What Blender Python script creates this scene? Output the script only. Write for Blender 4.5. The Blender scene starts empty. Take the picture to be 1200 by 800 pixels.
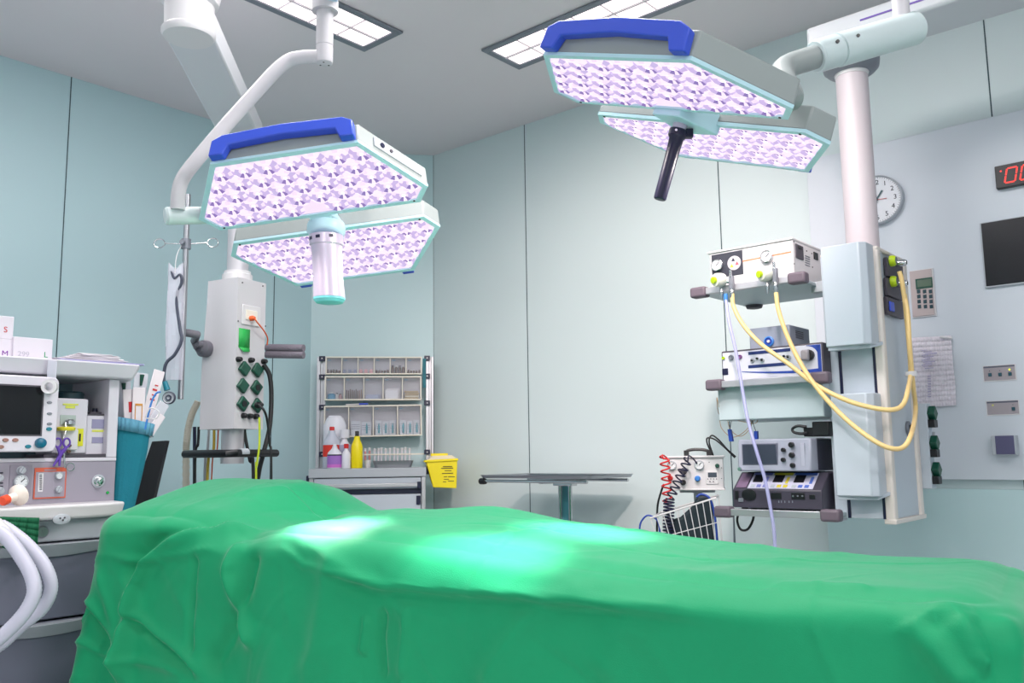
SPILL = 7
import bpy, bmesh, math, random
import numpy as np
from mathutils import Vector, Matrix
random.seed(7)
rng = np.random.RandomState(3)
C = bpy.context.scene.collection
PI = math.pi
# ------------------------------------------------------------------ camera
FOC = 1020.0; PITCH = math.atan(133/1020); ROLL = .0133; EYE = Vector((0, 0, 1.1))
fwd = Vector((0, math.cos(PITCH), math.sin(PITCH)))
_r0 = Vector((1, 0, 0)); _u0 = Vector((0, -math.sin(PITCH), math.cos(PITCH)))
RT = _r0*math.cos(ROLL) - _u0*math.sin(ROLL); UP = _u0*math.cos(ROLL) + _r0*math.sin(ROLL)
cam = bpy.data.cameras.new('camera'); cam.sensor_width = 36; cam.lens = FOC*36/1200; cam.clip_start = .05
co = bpy.data.objects.new('camera', cam); C.objects.link(co)
co.matrix_world = Matrix(((RT.x, UP.x, -fwd.x, EYE.x), (RT.y, UP.y, -fwd.y, EYE.y), (RT.z, UP.z, -fwd.z, EYE.z), (0, 0, 0, 1)))
bpy.context.scene.camera = co
def ray(px, py): return fwd + RT*((px-600)/FOC) + UP*((400-py)/FOC)
class Fr:
    """a place in the room: origin on the floor and a heading"""
    def __init__(s, O, ang): s.O = Vector(O); s.a = ang; s.R = Matrix.Rotation(ang, 3, 'Z')
    def w(s, p): return s.O + s.R @ Vector(p)
    def l(s, p): return s.R.transposed() @ (Vector(p) - s.O)
    def _hit(s, px, py, i, v):
        o = s.l(EYE); d = s.R.transposed() @ ray(px, py)
        return o + d*((v-o[i])/d[i])
    def x(s, px, py, v): return s._hit(px, py, 0, v)
    def y(s, px, py, v): return s._hit(px, py, 1, v)
    def z(s, px, py, v): return s._hit(px, py, 2, v)
W0 = Fr((0, 0, 0), 0)
# ------------------------------------------------------------------ materials
def lin(c):
    return tuple(((v/255)/12.92 if v/255 <= .04045 else ((v/255+.055)/1.055)**2.4) for v in c) + (1,)
MATS = {}
def mat(name, col, rough=.5, metal=0, em=None, es=1, bump=0, bscale=40, alpha=1, var=0, vscale=3, coat=0, trans=0, sheen=0, spec=.5):
    if name in MATS: return MATS[name]
    m = bpy.data.materials.new(name); m.use_nodes = True; nt = m.node_tree; b = nt.nodes['Principled BSDF']
    b.inputs['Base Color'].default_value = lin(col); b.inputs['Roughness'].default_value = rough
    b.inputs['Metallic'].default_value = metal; b.inputs['Alpha'].default_value = alpha
    b.inputs['Coat Weight'].default_value = coat; b.inputs['Transmission Weight'].default_value = trans
    b.inputs['Specular IOR Level'].default_value = spec
    b.inputs['Sheen Weight'].default_value = sheen
    if em: b.inputs['Emission Color'].default_value = lin(em); b.inputs['Emission Strength'].default_value = es
    tc = nt.nodes.new('ShaderNodeTexCoord')
    if bump:
        n = nt.nodes.new('ShaderNodeTexNoise'); n.inputs['Scale'].default_value = bscale; n.inputs['Detail'].default_value = 4
        bp = nt.nodes.new('ShaderNodeBump'); bp.inputs['Strength'].default_value = bump; bp.inputs['Distance'].default_value = .01
        nt.links.new(tc.outputs['Object'], n.inputs['Vector']); nt.links.new(n.outputs['Fac'], bp.inputs['Height'])
        nt.links.new(bp.outputs['Normal'], b.inputs['Normal'])
    if var:
        n = nt.nodes.new('ShaderNodeTexNoise'); n.inputs['Scale'].default_value = vscale; n.inputs['Detail'].default_value = 5
        mx = nt.nodes.new('ShaderNodeMix'); mx.data_type = 'RGBA'; c = lin(col)
        mx.inputs['A'].default_value = tuple(v*(1-var) for v in c[:3])+(1,); mx.inputs['B'].default_value = tuple(min(1, v*(1+var)) for v in c[:3])+(1,)
        nt.links.new(tc.outputs['Object'], n.inputs['Vector']); nt.links.new(n.outputs['Fac'], mx.inputs['Factor'])
        nt.links.new(mx.outputs['Result'], b.inputs['Base Color'])
    MATS[name] = m; return m
wall_m = mat('wall_panel_paint', (206, 219, 221), .42, var=.03, vscale=.8, bump=.02, bscale=200)
wallL_m = mat('wall_paint_shaded_left', (184, 212, 218), .42, var=.03, vscale=.8, bump=.02, bscale=200)  # same wall paint, darkened in colour for the dimmer light on the left
wallC_m = mat('wall_paint_half_shaded', (194, 218, 222), .42, var=.03, vscale=.8, bump=.02, bscale=200)  # same paint again, fall-off of light towards the corner put into its colour
wallw_m = mat('wall_white_panel', (206, 213, 222), .4, var=.02, vscale=.8)
ceil_m = mat('ceiling_paint', (226, 218, 222), .6, var=.02)
floor_m = mat('floor_vinyl', (200, 200, 204), .3, var=.05)
seam_m = mat('panel_seam', (62, 84, 92), .8)
white = mat('white_enamel', (216, 214, 217), .35, coat=.2)
cream = mat('cream_plastic', (232, 226, 214), .4)
offw = mat('offwhite_metal', (204, 201, 206), .35)
lgrey = mat('light_grey_metal', (176, 182, 190), .4)
mgrey = mat('mid_grey_metal', (128, 132, 142), .4, metal=.3)
housing_m = mat('lamp_housing_grey', (150, 158, 158), .45)
bluegrey = mat('blue_grey_panel', (188, 197, 208), .42)
dgrey = mat('dark_grey_plastic', (72, 68, 78), .5)
black = mat('black_plastic', (18, 19, 24), .4)
navy = mat('navy_plastic', (22, 26, 58), .35)
chrome = mat('chrome', (200, 202, 205), .18, metal=1)
steel = mat('brushed_steel', (168, 170, 176), .32, metal=1, bump=.03, bscale=300)
alum = mat('aluminium', (196, 196, 202), .38, metal=.7)
tealrim = mat('pale_teal_rim', (190, 226, 238), .4)
blue = mat('royal_blue_plastic', (52, 82, 204), .38)
tealp = mat('teal_plastic', (10, 118, 138), .4)
dgreen = mat('dark_green_plastic', (6, 74, 58), .4)
green = mat('bright_green_plastic', (28, 170, 76), .5)
red = mat('red_plastic', (206, 34, 36), .4)
orange = mat('orange_plastic', (232, 96, 42), .45)
yellow = mat('yellow_plastic', (242, 222, 14), .4)
lime = mat('lime_plastic', (178, 206, 20), .4)
screen_m = mat('screen_glass', (10, 12, 24), .12)
screen_b = mat('grey_lcd', (62, 70, 84), .3)
hose_y = mat('yellow_hose_rubber', (238, 204, 140), .4)
hose_w = mat('white_hose_plastic', (214, 214, 232), .3, alpha=.82)
clear = mat('clear_plastic', (225, 230, 240), .15, alpha=.28)
clear2 = mat('clear_tube_plastic', (190, 190, 235), .2, alpha=.65)
glass = mat('gauge_face', (225, 228, 232), .25, coat=.5)
paper = mat('paper', (232, 226, 232), .8, bump=.2, bscale=30)
purple = mat('purple_plastic', (98, 62, 168), .4)
rubber = mat('grey_rubber', (60, 66, 84), .5)
brown = mat('brown_glass', (92, 70, 56), .3)
pink = mat('pink_label', (226, 120, 190), .5)
lblue = mat('light_blue_plastic', (60, 130, 210), .4)
ink = mat('dark_ink', (40, 42, 60), .6)
# ------------------------------------------------------------------ mesh helpers
INFO = {}
def smoothpath(pts, n=8, closed=False):
    P = [Vector(p) for p in pts]
    if len(P) < 3: return P
    out = []; m = len(P); rg = range(m) if closed else range(m-1)
    for i in rg:
        p0 = P[(i-1) % m] if (closed or i > 0) else P[0]*2-P[1]
        p1 = P[i]; p2 = P[(i+1) % m]; p3 = P[(i+2) % m] if (closed or i < m-2) else p2*2-p1
        for k in range(n):
            t = k/n
            out.append(.5*((2*p1)+(p2-p0)*t+(2*p0-5*p1+4*p2-p3)*t*t+(3*p1-p0-3*p2+p3)*t**3))
    if not closed: out.append(P[-1])
    return out
class MB:
    def __init__(s): s.v = []; s.f = []; s.m = []
    def quad(s, pts, m=0):
        i = len(s.v); s.v += [Vector(p) for p in pts]; s.f.append(tuple(range(i, i+len(pts)))); s.m.append(m); return s
    def box(s, x0, x1, y0, y1, z0, z1, m=0, X=None):
        x0, x1 = sorted((x0, x1)); y0, y1 = sorted((y0, y1)); z0, z1 = sorted((z0, z1))
        c = [Vector((x, y, z)) for z in (z0, z1) for y in (y0, y1) for x in (x0, x1)]
        if X: c = [X @ p for p in c]
        i = len(s.v); s.v += c
        for q in ((0, 2, 3, 1), (4, 5, 7, 6), (0, 1, 5, 4), (2, 6, 7, 3), (0, 4, 6, 2), (1, 3, 7, 5)):
            s.f.append(tuple(i+k for k in q)); s.m.append(m)
        return s
    def prism(s, a, b, m=0, mc=None):
        """a, b: matching loops"""
        n = len(a); i = len(s.v); s.v += [Vector(p) for p in a]+[Vector(p) for p in b]
        for k in range(n): s.f.append((i+k, i+(k+1) % n, i+n+(k+1) % n, i+n+k)); s.m.append(m)
        s.f.append(tuple(i+k for k in reversed(range(n)))); s.m.append(m if mc is None else mc)
        s.f.append(tuple(i+n+k for k in range(n))); s.m.append(m)
        return s
    def tube(s, pts, r, n=10, m=0, caps=True, closed=False, rr=None):
        P = [Vector(p) for p in pts]; k = len(P); base = len(s.v); N = None
        for i in range(k):
            if closed: T = P[(i+1) % k]-P[i-1]
            else: T = P[min(i+1, k-1)]-P[max(i-1, 0)]
            if T.length < 1e-9: T = Vector((0, 0, 1))
            T.normalize()
            if N is None: N = T.orthogonal().normalized()
            else:
                N = N-T*N.dot(T)
                N = N.normalized() if N.length > 1e-6 else T.orthogonal().normalized()
            B = T.cross(N); q = rr[i] if rr else r
            for j in range(n):
                a = 2*PI*j/n; s.v.append(P[i]+N*(math.cos(a)*q)+B*(math.sin(a)*q))
        for i in range(k if closed else k-1):
            for j in range(n):
                a = base+i*n+j; b = base+i*n+(j+1) % n; i2 = (i+1) % k
                s.f.append((a, b, base+i2*n+(j+1) % n, base+i2*n+j)); s.m.append(m)
        if caps and not closed:
            s.f.append(tuple(base+j for j in reversed(range(n)))); s.m.append(m)
            s.f.append(tuple(base+(k-1)*n+j for j in range(n))); s.m.append(m)
        return s
    def cyl(s, a, b, r, r2=None, n=20, m=0): return s.tube([a, b], r, n, m, rr=[r, r if r2 is None else r2])
    def lathe(s, prof, O, ax=(0, 0, 1), n=20, m=0, ms=None):
        ax = Vector(ax).normalized(); O = Vector(O); N = ax.orthogonal().normalized()
        if abs(ax.z) > .99: N = Vector((1, 0, 0))
        B = ax.cross(N); base = len(s.v); k = len(prof)
        for r, h in prof:
            for j in range(n):
                a = 2*PI*j/n; s.v.append(O+ax*h+N*(math.cos(a)*r)+B*(math.sin(a)*r))
        for i in range(k-1):
            for j in range(n):
                s.f.append((base+i*n+j, base+i*n+(j+1) % n, base+(i+1)*n+(j+1) % n, base+(i+1)*n+j)); s.m.append(ms[i] if ms else m)
        s.f.append(tuple(base+j for j in reversed(range(n)))); s.m.append(ms[0] if ms else m)
        s.f.append(tuple(base+(k-1)*n+j for j in range(n))); s.m.append(ms[-1] if ms else m)
        return s
    def xf(s, M): s.v = [M @ p for p in s.v]; return s
    def pb(s, fr, x0, y0, x1, y1, yl, d, m=0):
        """box whose front face (local plane y = yl) spans two photo points; d = depth behind it"""
        a = fr.y(x0, y0, yl); b = fr.y(x1, y1, yl); return s.box(a.x, b.x, yl, yl+d, b.z, a.z, m)
    def build(s, name, mats, parent=None, fr=W0, bevel=0, ang=35, segs=2, label=None, cat=None, group=None, kind=None, smooth=True):
        if not isinstance(mats, (list, tuple)): mats = [mats]
        me = bpy.data.meshes.new(name)
        if parent is not None: fr, base = INFO[parent.name]
        else:
            A = np.array([tuple(p) for p in s.v]); base = Vector(((A[:, 0].min()+A[:, 0].max())/2, (A[:, 1].min()+A[:, 1].max())/2, A[:, 2].min()))
        me.from_pydata([tuple(p-base) for p in s.v], [], s.f)
        for q in mats: me.materials.append(q)
        me.polygons.foreach_set('material_index', s.m)
        bm = bmesh.new(); bm.from_mesh(me); bmesh.ops.recalc_face_normals(bm, faces=bm.faces); bm.to_mesh(me); bm.free()
        if smooth:
            me.polygons.foreach_set('use_smooth', [True]*len(me.polygons)); me.set_sharp_from_angle(angle=math.radians(ang))
        me.update()
        o = bpy.data.objects.new(name, me); C.objects.link(o)
        if parent is not None: o.parent = parent
        else: o.location = fr.w(base); o.rotation_euler = (0, 0, fr.a)
        INFO[o.name] = (fr, base)
        if bevel:
            bv = o.modifiers.new('bevel', 'BEVEL'); bv.width = bevel; bv.segments = segs; bv.limit_method = 'ANGLE'; bv.angle_limit = math.radians(40)
            bv.harden_normals = False
        tag(o, label, cat, group, kind); return o
def tag(o, label=None, cat=None, group=None, kind=None):
    if label: o['label'] = label
    if cat: o['category'] = cat
    if group: o['group'] = group
    if kind: o['kind'] = kind
    return o
def thing(name, label, cat, fr, base, group=None):
    o = bpy.data.objects.new(name, None); C.objects.link(o); base = Vector(base)
    o.location = fr.w(base); o.rotation_euler = (0, 0, fr.a); o.empty_display_size = .05
    INFO[o.name] = (fr, base); return tag(o, label, cat, group)
def text(s, h, pos, right, up, m, parent, name='lettering', ex=.0006):
    """lettering standing proud of a face: pos = left foot of the text in the parent's frame"""
    cu = bpy.data.curves.new(name, 'FONT'); cu.body = s; cu.size = h*1.38; cu.extrude = ex; cu.align_x = 'LEFT'
    t = bpy.data.objects.new(name, cu); C.objects.link(t)
    me = bpy.data.meshes.new_from_object(t.evaluated_get(bpy.context.evaluated_depsgraph_get())); bpy.data.objects.remove(t)
    fr, base = INFO[parent.name]; right = Vector(right).normalized(); up = Vector(up).normalized(); nn = right.cross(up); p = Vector(pos)-base
    me.transform(Matrix(((right.x, up.x, nn.x, p.x), (right.y, up.y, nn.y, p.y), (right.z, up.z, nn.z, p.z), (0, 0, 0, 1))))
    me.materials.clear(); me.materials.append(m); me.name = name
    o = bpy.data.objects.new(name, me); C.objects.link(o); o.parent = parent; INFO[o.name] = (fr, base); return o
X_, Y_, Z_ = Vector((1, 0, 0)), Vector((0, 1, 0)), Vector((0, 0, 1))
def copy_tree(o, parent=None):
    c = o.copy(); C.objects.link(c); c.parent = parent
    if o.name in INFO: INFO[c.name] = INFO[o.name]
    for ch in list(o.children): copy_tree(ch, c)
    return c
# ------------------------------------------------------------------ room
AZ = math.radians(49)                 # heading of the left wall (and the machine in front of it)
BZ = math.radians(-41)                # heading of the right wall (and the right pendant)
av = Vector((math.cos(AZ), math.sin(AZ), 0)); bv_ = Vector((math.cos(BZ), math.sin(BZ), 0))
c1 = ray(508, 182); c1 = EYE+c1*(5.5/c1.y); ZC = c1.z
c0 = ray(368, 177); c0 = EYE+c0*((ZC-EYE.z)/c0.z)
C1 = Vector((c1.x, c1.y, 0)); C0 = Vector((c0.x, c0.y, 0)); ch = (C1-C0)
LW = Fr(C0, AZ); RW = Fr(C1, BZ); CW = Fr(C0, math.atan2(ch.y, ch.x))
L0 = C0-av*6.2; R0 = C1+bv_*6.3; K0 = L0+bv_*(6.3+.4)
TH = .12
def wall(fr, x0, x1, name, m=wall_m):
    MB().box(x0, x1, 0, TH, 0, ZC, 0).build(name, m, fr=fr, kind='structure', smooth=False)
wall(LW, -6.2, 0, 'wall_left', wallL_m); wall(CW, 0, ch.length, 'wall_corner', wallC_m); wall(RW, 0, 6.3, 'wall_right')
backf = Fr(L0, BZ); wall(Fr(L0-av*TH, BZ), -.2, 7.2, 'wall_rear')
RF = Fr(R0, AZ); wall(Fr(R0+bv_*0, AZ-PI), 0, 7.0, 'wall_side')
MB().box(-7, 7, -5, 8, -.1, 0).build('floor', floor_m, kind='structure', smooth=False)
MB().box(-7, 7, -5, 8, ZC, ZC+.1).build('ceiling', ceil_m, kind='structure', smooth=False)
def seam(fr, px, py, name, z0=0, z1=None, yl=0):
    x = fr.y(px, py, yl).x
    MB().box(x-.0025, x+.0025, yl-.0015, yl, z0, z1 or ZC).build(name, seam_m, fr=fr, kind='structure', smooth=False)
seam(LW, 75, 250, 'trim_1'); seam(LW, 319, 440, 'trim_2'); seam(LW, 367.5, 440, 'trim_3'); seam(RW, 508, 300, 'trim_4')
seam(RW, 618, 375, 'trim_5'); seam(RW, 843, 230, 'trim_6'); seam(RW, 1159, 96, 'trim_7')
# raised white service panel on the right wall
a = RW.y(1110, 149, -.03); b = RW.y(957, 400, -.03); c = RW.y(1150, 562, -.03)
MB().box(b.x, 6.2, -.03, 0, c.z, a.z).build('trim_8', wallw_m, fr=RW, bevel=.002, kind='structure')
MB().box(b.x, 6.2, -.03, 0, .0, c.z-.036).build('trim_9', mat('lower_panel_paint', (190, 216, 220), .42), fr=RW, bevel=.002, kind='structure')
# ------------------------------------------------------------------ ceiling lights
tube_em = mat('fluorescent_diffuser', (250, 240, 240), .5, em=(255, 240, 240), es=1.5)
louver_m = mat('louver_white', (190, 186, 192), .3)
def ceiling_light(O, ang, Lx, Ly, label, group=None):
    """O = a corner on the ceiling; runs Lx along its heading and Ly across"""
    fr = Fr((O.x, O.y, 0), ang); t = thing('ceiling_light', label, 'ceiling light', fr, (Lx/2, Ly/2, ZC-.012), 'recessed ceiling lights')
    m = MB(); w = .035; z0 = ZC-.012
    m.box(0, Lx, 0, w, z0, ZC-.0005); m.box(0, Lx, Ly-w, Ly, z0, ZC-.0005); m.box(0, w, w, Ly-w, z0, ZC-.0005); m.box(Lx-w, Lx, w, Ly-w, z0, ZC-.0005)
    m.build('frame', mgrey, t, bevel=.003)
    MB().box(w, Lx-w, w, Ly-w, ZC-.004, ZC-.0008).build('diffuser', tube_em, t)
    m = MB(); n = int((Lx-2*w)/.15)
    for i in range(1, n): x = w+(Lx-2*w)*i/n; m.box(x-.0015, x+.0015, w, Ly-w, z0+.001, ZC-.004)
    m.box(w, Lx-w, Ly/2-.004, Ly/2+.004, z0, ZC-.004)
    m.build('louver', louver_m, t)
    return t
g1 = W0.z(470.7, 37, ZC); g2 = W0.z(427, 58.5, ZC); g3 = W0.z(303, -3, ZC)
e1 = (g3-g2); ang1 = math.atan2(e1.y, e1.x); wy = (g1-g2).length
k1 = W0.z(564, 57.5, ZC); k2 = W0.z(607, 80, ZC); k3 = W0.z(815, -3, ZC)
e2 = k3-k2; ang2 = math.atan2(e2.y, e2.x)
print('fixtures', g2, g1, math.degrees(ang1), (g1-g2).length, k2, k1, math.degrees(ang2), (k1-k2).length)
# ------------------------------------------------------------------ operating table under the drape
bd = Vector((.848, -.53, 0)).normalized(); BED = Fr(Vector((.72, 1.40, 0))-bd*2.25, math.atan2(bd.y, bd.x))
BL, BW = 2.275, .57
def sm(x): x = np.clip(x, 0, 1); return x*x*(3-2*x)
def topz(s, t):
    z = .872+.052*sm((1.95-s)/1.1)+0*s
    bump = np.exp(-((t-.33)/.26)**2)                      # body mound along the far half
    z = z+.024*bump*sm((2.0-s)/.8)*sm((s-.45)/.25)
    z = z+.098*sm((.62-s)/.22)*np.exp(-((t-.36)/.30)**2)+.012*sm((.5-s)/.2)   # head rest
    z = z-.02*np.exp(-((s-.60)/.09)**2)*sm((.5-t)/.3)
    z = z+.022*np.exp(-((s-1.02)/.16)**2-((t-.5)/.12)**2)
    return z
def creases(S, D, seed, n, amp, w0, long=.5, lo=0):
    """long straight creases: ridge lines in the cloth's own (s, d) coordinates"""
    r = np.random.RandomState(seed); out = np.zeros_like(S)
    for _ in range(n):
        x0 = r.uniform(-.4, 2.9); y0 = r.uniform(lo, 1.5); a = r.uniform(-1.3, 1.3)+PI/2*(r.rand() < .45); L = r.uniform(.15, long); w = w0*r.uniform(.6, 1.8)
        dx = S-x0; dy = D-y0; u = dx*math.cos(a)+dy*math.sin(a); v = -dx*math.sin(a)+dy*math.cos(a)+.05*np.sin(u*9+_)
        out += amp*r.uniform(.3, 1)*r.choice([-1, 1, 1])*np.exp(1-np.sqrt(1+(v/w)**2)-(u/L)**4)
    return out
def vnoise(S, D, f, seed):
    r = np.random.RandomState(seed); out = 0*S
    for k in range(7):
        a = r.uniform(0, PI); ff = f*r.uniform(.6, 1.7); out += np.sin(ff*(S*math.cos(a)+D*math.sin(a))+r.uniform(0, 6)+1.3*np.sin(ff*.6*(S*math.sin(a)-D*math.cos(a))+k))
    return out/7
def drape():
    NA, NI, NO = 900, 70, 120
    hx, hy, rc = BL/2, BW/2, .09
    # outline of the table top, rounded corners, constant arc steps
    pts = []; nrm = []
    for cx, cy, a0 in ((hx-rc, -hy+rc, -PI/2), (hx-rc, hy-rc, 0), (-hx+rc, hy-rc, PI/2), (-hx+rc, -hy+rc, PI)):
        for k in range(17):
            a = a0+PI/2*k/16; pts.append((cx+rc*math.cos(a), cy+rc*math.sin(a))); nrm.append((math.cos(a), math.sin(a)))
    P = np.array(pts+[pts[0]]); Nn = np.array(nrm+[nrm[0]]); seg = np.r_[0, np.cumsum(np.linalg.norm(np.diff(P, axis=0), axis=1)+.006)]
    u = np.linspace(0, seg[-1], NA, endpoint=False)
    ox = np.interp(u, seg, P[:, 0]); oy = np.interp(u, seg, P[:, 1]); nx = np.interp(u, seg, Nn[:, 0]); ny = np.interp(u, seg, Nn[:, 1])
    q = np.hypot(nx, ny); nx /= q; ny /= q
    V = []
    # inner rings collapse to the centre line of the top
    cxl = np.clip(ox, -hx+hy, hx-hy)
    for i in range(NI):
        k = i/NI; X = cxl+(ox-cxl)*k; Yy = oy*k
        V.append((X, Yy, np.zeros(NA), np.zeros(NA), k))
    R = .055
    corner = np.abs(nx*ny)*2
    rows = []
    for X, Yy, _, _, k in V:
        s = X+hx; t = Yy+hy; e = np.maximum(0, (k-.80)/.20); rows.append((X, Yy, topz(s, t)-.016*e**2, np.zeros(NA), s, t))
    g = np.interp(u, seg, seg)
    for j in range(NO):
        arc = j*1.0/NO*1.0; d = arc*.95
        th = np.minimum(d/R, PI/2); out = R*np.sin(th); dn = (R*(1-np.cos(th))+np.maximum(0, d-R*PI/2))*np.ones(NA)
        sx = np.clip(ox, -hx, hx)+hx; ty = oy+hy
        z = topz(sx, ty)-.016-dn
        fl = sm(dn/.55)
        pleat = fl*(.022*np.sin(u*11+.8*np.sin(u*3.1))+.016*np.sin(u*23+2*np.sin(u*4))) + fl*corner*.06*np.sin(u*20+1.2)+fl*corner*.02
        off = out+pleat*.8+.02*sm(dn/.8)
        rows.append((ox+nx*off, oy+ny*off, np.maximum(z, .02), dn, ox+hx+nx*0, ty))
    Xa = np.array([r[0] for r in rows]); Ya = np.array([r[1] for r in rows]); Za = np.array([r[2] for r in rows])
    Dn = np.array([r[3] for r in rows]); S = Xa+hx; T = Ya+hy
    # cloth coordinates: along the table, and unrolled across it
    D = np.where(Ya < 0, (-Ya)+Dn, -(Ya+Dn)); side = np.abs(ny)[None, :]
    Sc = S+np.where(np.abs(nx)[None, :] > .5, np.sign(nx)[None, :]*Dn, 0)
    w = creases(Sc, D, 11, 46, .008, .011, .45, -.3)+creases(Sc, D, 5, 110, .0042, .006, .25, -.3)+.0016*vnoise(Sc, D, 26, 1)+.0035*vnoise(Sc, D, 9, 2)+.0007*vnoise(Sc, D, 80, 4)
    # heavy folds where the cloth turns down beside the head end
    def fold(x0, y0, x1, y1, amp, wd, sharp=1):
        dx, dy = x1-x0, y1-y0; L = math.hypot(dx, dy); U = ((Sc-x0)*dx+(D-y0)*dy)/L; Vv = (-(Sc-x0)*dy+(D-y0)*dx)/L
        return amp*np.exp(1-np.sqrt(1+(Vv/wd)**2))*sm(U/(.12*L)+.5)*sm((L-U)/(.25*L)+.3)
    w += fold(.05, .5, .35, .95, .010, .012)+fold(.62, .26, 1.15, .46, .008, .012)
    w += fold(.9, .42, 2.1, .36, .008, .014)+fold(.95, .32, .80, 1.1, .010, .02)+fold(1.2, .75, 1.6, .42, .010, .03)+fold(1.7, .8, 1.5, .55, .008, .03)
    def fpx(pts, amp, wd, fade=.15):
        Q = [BED.y(px, py, -.075) for px, py in pts]; Q = [(q.x, float(topz(np.array(min(q.x, 2.2)), np.array(0.)))+.325-q.z) for q in Q]; amp = amp*1.6; best = np.full(Sc.shape, 9.0); al = np.zeros(Sc.shape); tot = 0
        for (x0, y0), (x1, y1) in zip(Q[:-1], Q[1:]):
            dx, dy = x1-x0, y1-y0; L = math.hypot(dx, dy)+1e-9; U = np.clip(((Sc-x0)*dx+(D-y0)*dy)/L, 0, L); dd = np.hypot(Sc-x0-U*dx/L, D-y0-U*dy/L); k = dd < best; best = np.where(k, dd, best); al = np.where(k, tot+U, al); tot += L
        return amp*np.exp(1-np.sqrt(1+(best/wd)**2))*sm(al/(fade*tot+1e-6)+.25)*sm((tot-al)/(fade*tot+1e-6)+.1)
    w += fpx([(262, 590), (205, 625), (172, 655), (155, 684), (146, 735), (139, 820)], .030, .014)+fpx([(240, 598), (196, 618), (160, 650), (138, 690)], -.024, .022)
    w += fpx([(84, 702), (110, 735), (140, 772)], -.012, .008)+fpx([(92, 702), (118, 735), (146, 768)], .010, .008)+fpx([(140, 718), (170, 750), (228, 805)], -.013, .009)+fpx([(150, 715), (182, 748), (236, 800)], .010, .009)
    w += fpx([(268, 625), (262, 670), (270, 712), (292, 762)], .020, .011)+fpx([(290, 640), (278, 690), (262, 735), (236, 792)], -.018, .016)+fpx([(222, 650), (219, 700), (220, 780)], -.010, .006)
    w += fpx([(318, 640), (350, 662), (400, 676), (450, 688), (520, 694), (640, 702), (760, 712), (830, 722)], .010, .007)+fpx([(330, 650), (400, 684), (450, 696), (640, 710), (830, 730)], -.008, .010)
    w += fpx([(442, 712), (438, 750), (442, 800)], -.010, .006)+fpx([(470, 712), (466, 800)], .006, .007)+fpx([(424, 722), (418, 770)], .007, .006)+fpx([(84, 758), (150, 775), (215, 800)], .009, .007)+fpx([(130, 655), (160, 660), (215, 650), (250, 640)], .007, .006)
    w += fpx([(560, 810), (610, 730), (650, 700), (690, 680)], .008, .016)+fpx([(700, 800), (730, 730), (800, 690)], .006, .02)+fpx([(880, 680), (900, 650), (1010, 640)], .006, .010)
    w += fpx([(1082, 712), (1110, 745), (1160, 800)], -.015, .018)+fpx([(1116, 716), (1145, 744), (1180, 790)], .013, .014)+fpx([(1138, 715), (1150, 760)], -.010, .010)+fpx([(1060, 720), (1090, 760), (1130, 810)], .014, .016)
    w += fold(2.14, .33, 2.34, 1.0, -.015, .035)+fold(2.2, .3, 2.45, .9, .03, .03)+fold(1.95, -.25, 1.78, .30, .006, .02)+fold(2.3, .3, 2.55, .6, .02, .02)
    nxx = nx[None, :]*np.ones_like(Xa); nyy = ny[None, :]*np.ones_like(Xa)
    vert = np.clip(Dn/.05, 0, 1)
    Xa = Xa+nxx*w*vert; Ya = Ya+nyy*w*vert; Za = Za+w*(1-vert)*.75
    n0 = len(rows)
    co_ = np.stack([Xa+hx, Ya+hy, Za], -1).reshape(-1, 3)
    mb = MB(); mb.v = [Vector(p) for p in co_]
    for i in range(n0-1):
        b0 = i*NA; b1 = (i+1)*NA
        for j in range(NA):
            k = (j+1) % NA; mb.f.append((b0+j, b0+k, b1+k, b1+j)); mb.m.append(0)
    return mb
cloth = mat('green_drape_cloth', (4, 154, 102), .60, bump=.10, bscale=420, sheen=.30, spec=.35, var=.05, vscale=2)
nt = cloth.node_tree; b_ = nt.nodes['Principled BSDF']; b_.inputs['Sheen Roughness'].default_value = .35
rn = nt.nodes.new('ShaderNodeTexNoise'); rn.noise_type = 'RIDGED_MULTIFRACTAL'; rn.inputs['Scale'].default_value = 3.2; rn.inputs['Detail'].default_value = 5; rn.inputs['Roughness'].default_value = .45; rn.inputs['Distortion'].default_value = .5
b1 = [n for n in nt.nodes if n.type == 'BUMP'][0]; b2 = nt.nodes.new('ShaderNodeBump'); b2.inputs['Strength'].default_value = .8; b2.inputs['Distance'].default_value = .03
tcx = [n for n in nt.nodes if n.type == 'TEX_COORD'][0]
nt.links.new(tcx.outputs['Object'], rn.inputs['Vector']); nt.links.new(rn.outputs['Fac'], b2.inputs['Height']); nt.links.new(b2.outputs['Normal'], b1.inputs['Normal'])
dm = drape(); o = dm.build('surgical_drape', cloth, fr=BED, ang=180, label='green cloth drape covering the long operating table in the foreground', cat='drape')
sd = o.modifiers.new('thick', 'SOLIDIFY'); sd.thickness = .0015; sd.offset = -1
t = thing('operating_table', 'operating table hidden under the green drape', 'operating table', BED, (BL/2, BW/2, 0))
MB().box(.08, BL-.08, .07, BW-.07, .70, .80).build('table_top', black, t, bevel=.02)
m = MB(); m.box(.8, 1.3, .15, .42, .12, .70); m.build('pedestal', steel, t, bevel=.02)
MB().box(.5, 1.7, .05, .5, 0, .12).build('base', lgrey, t, bevel=.02)
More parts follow.
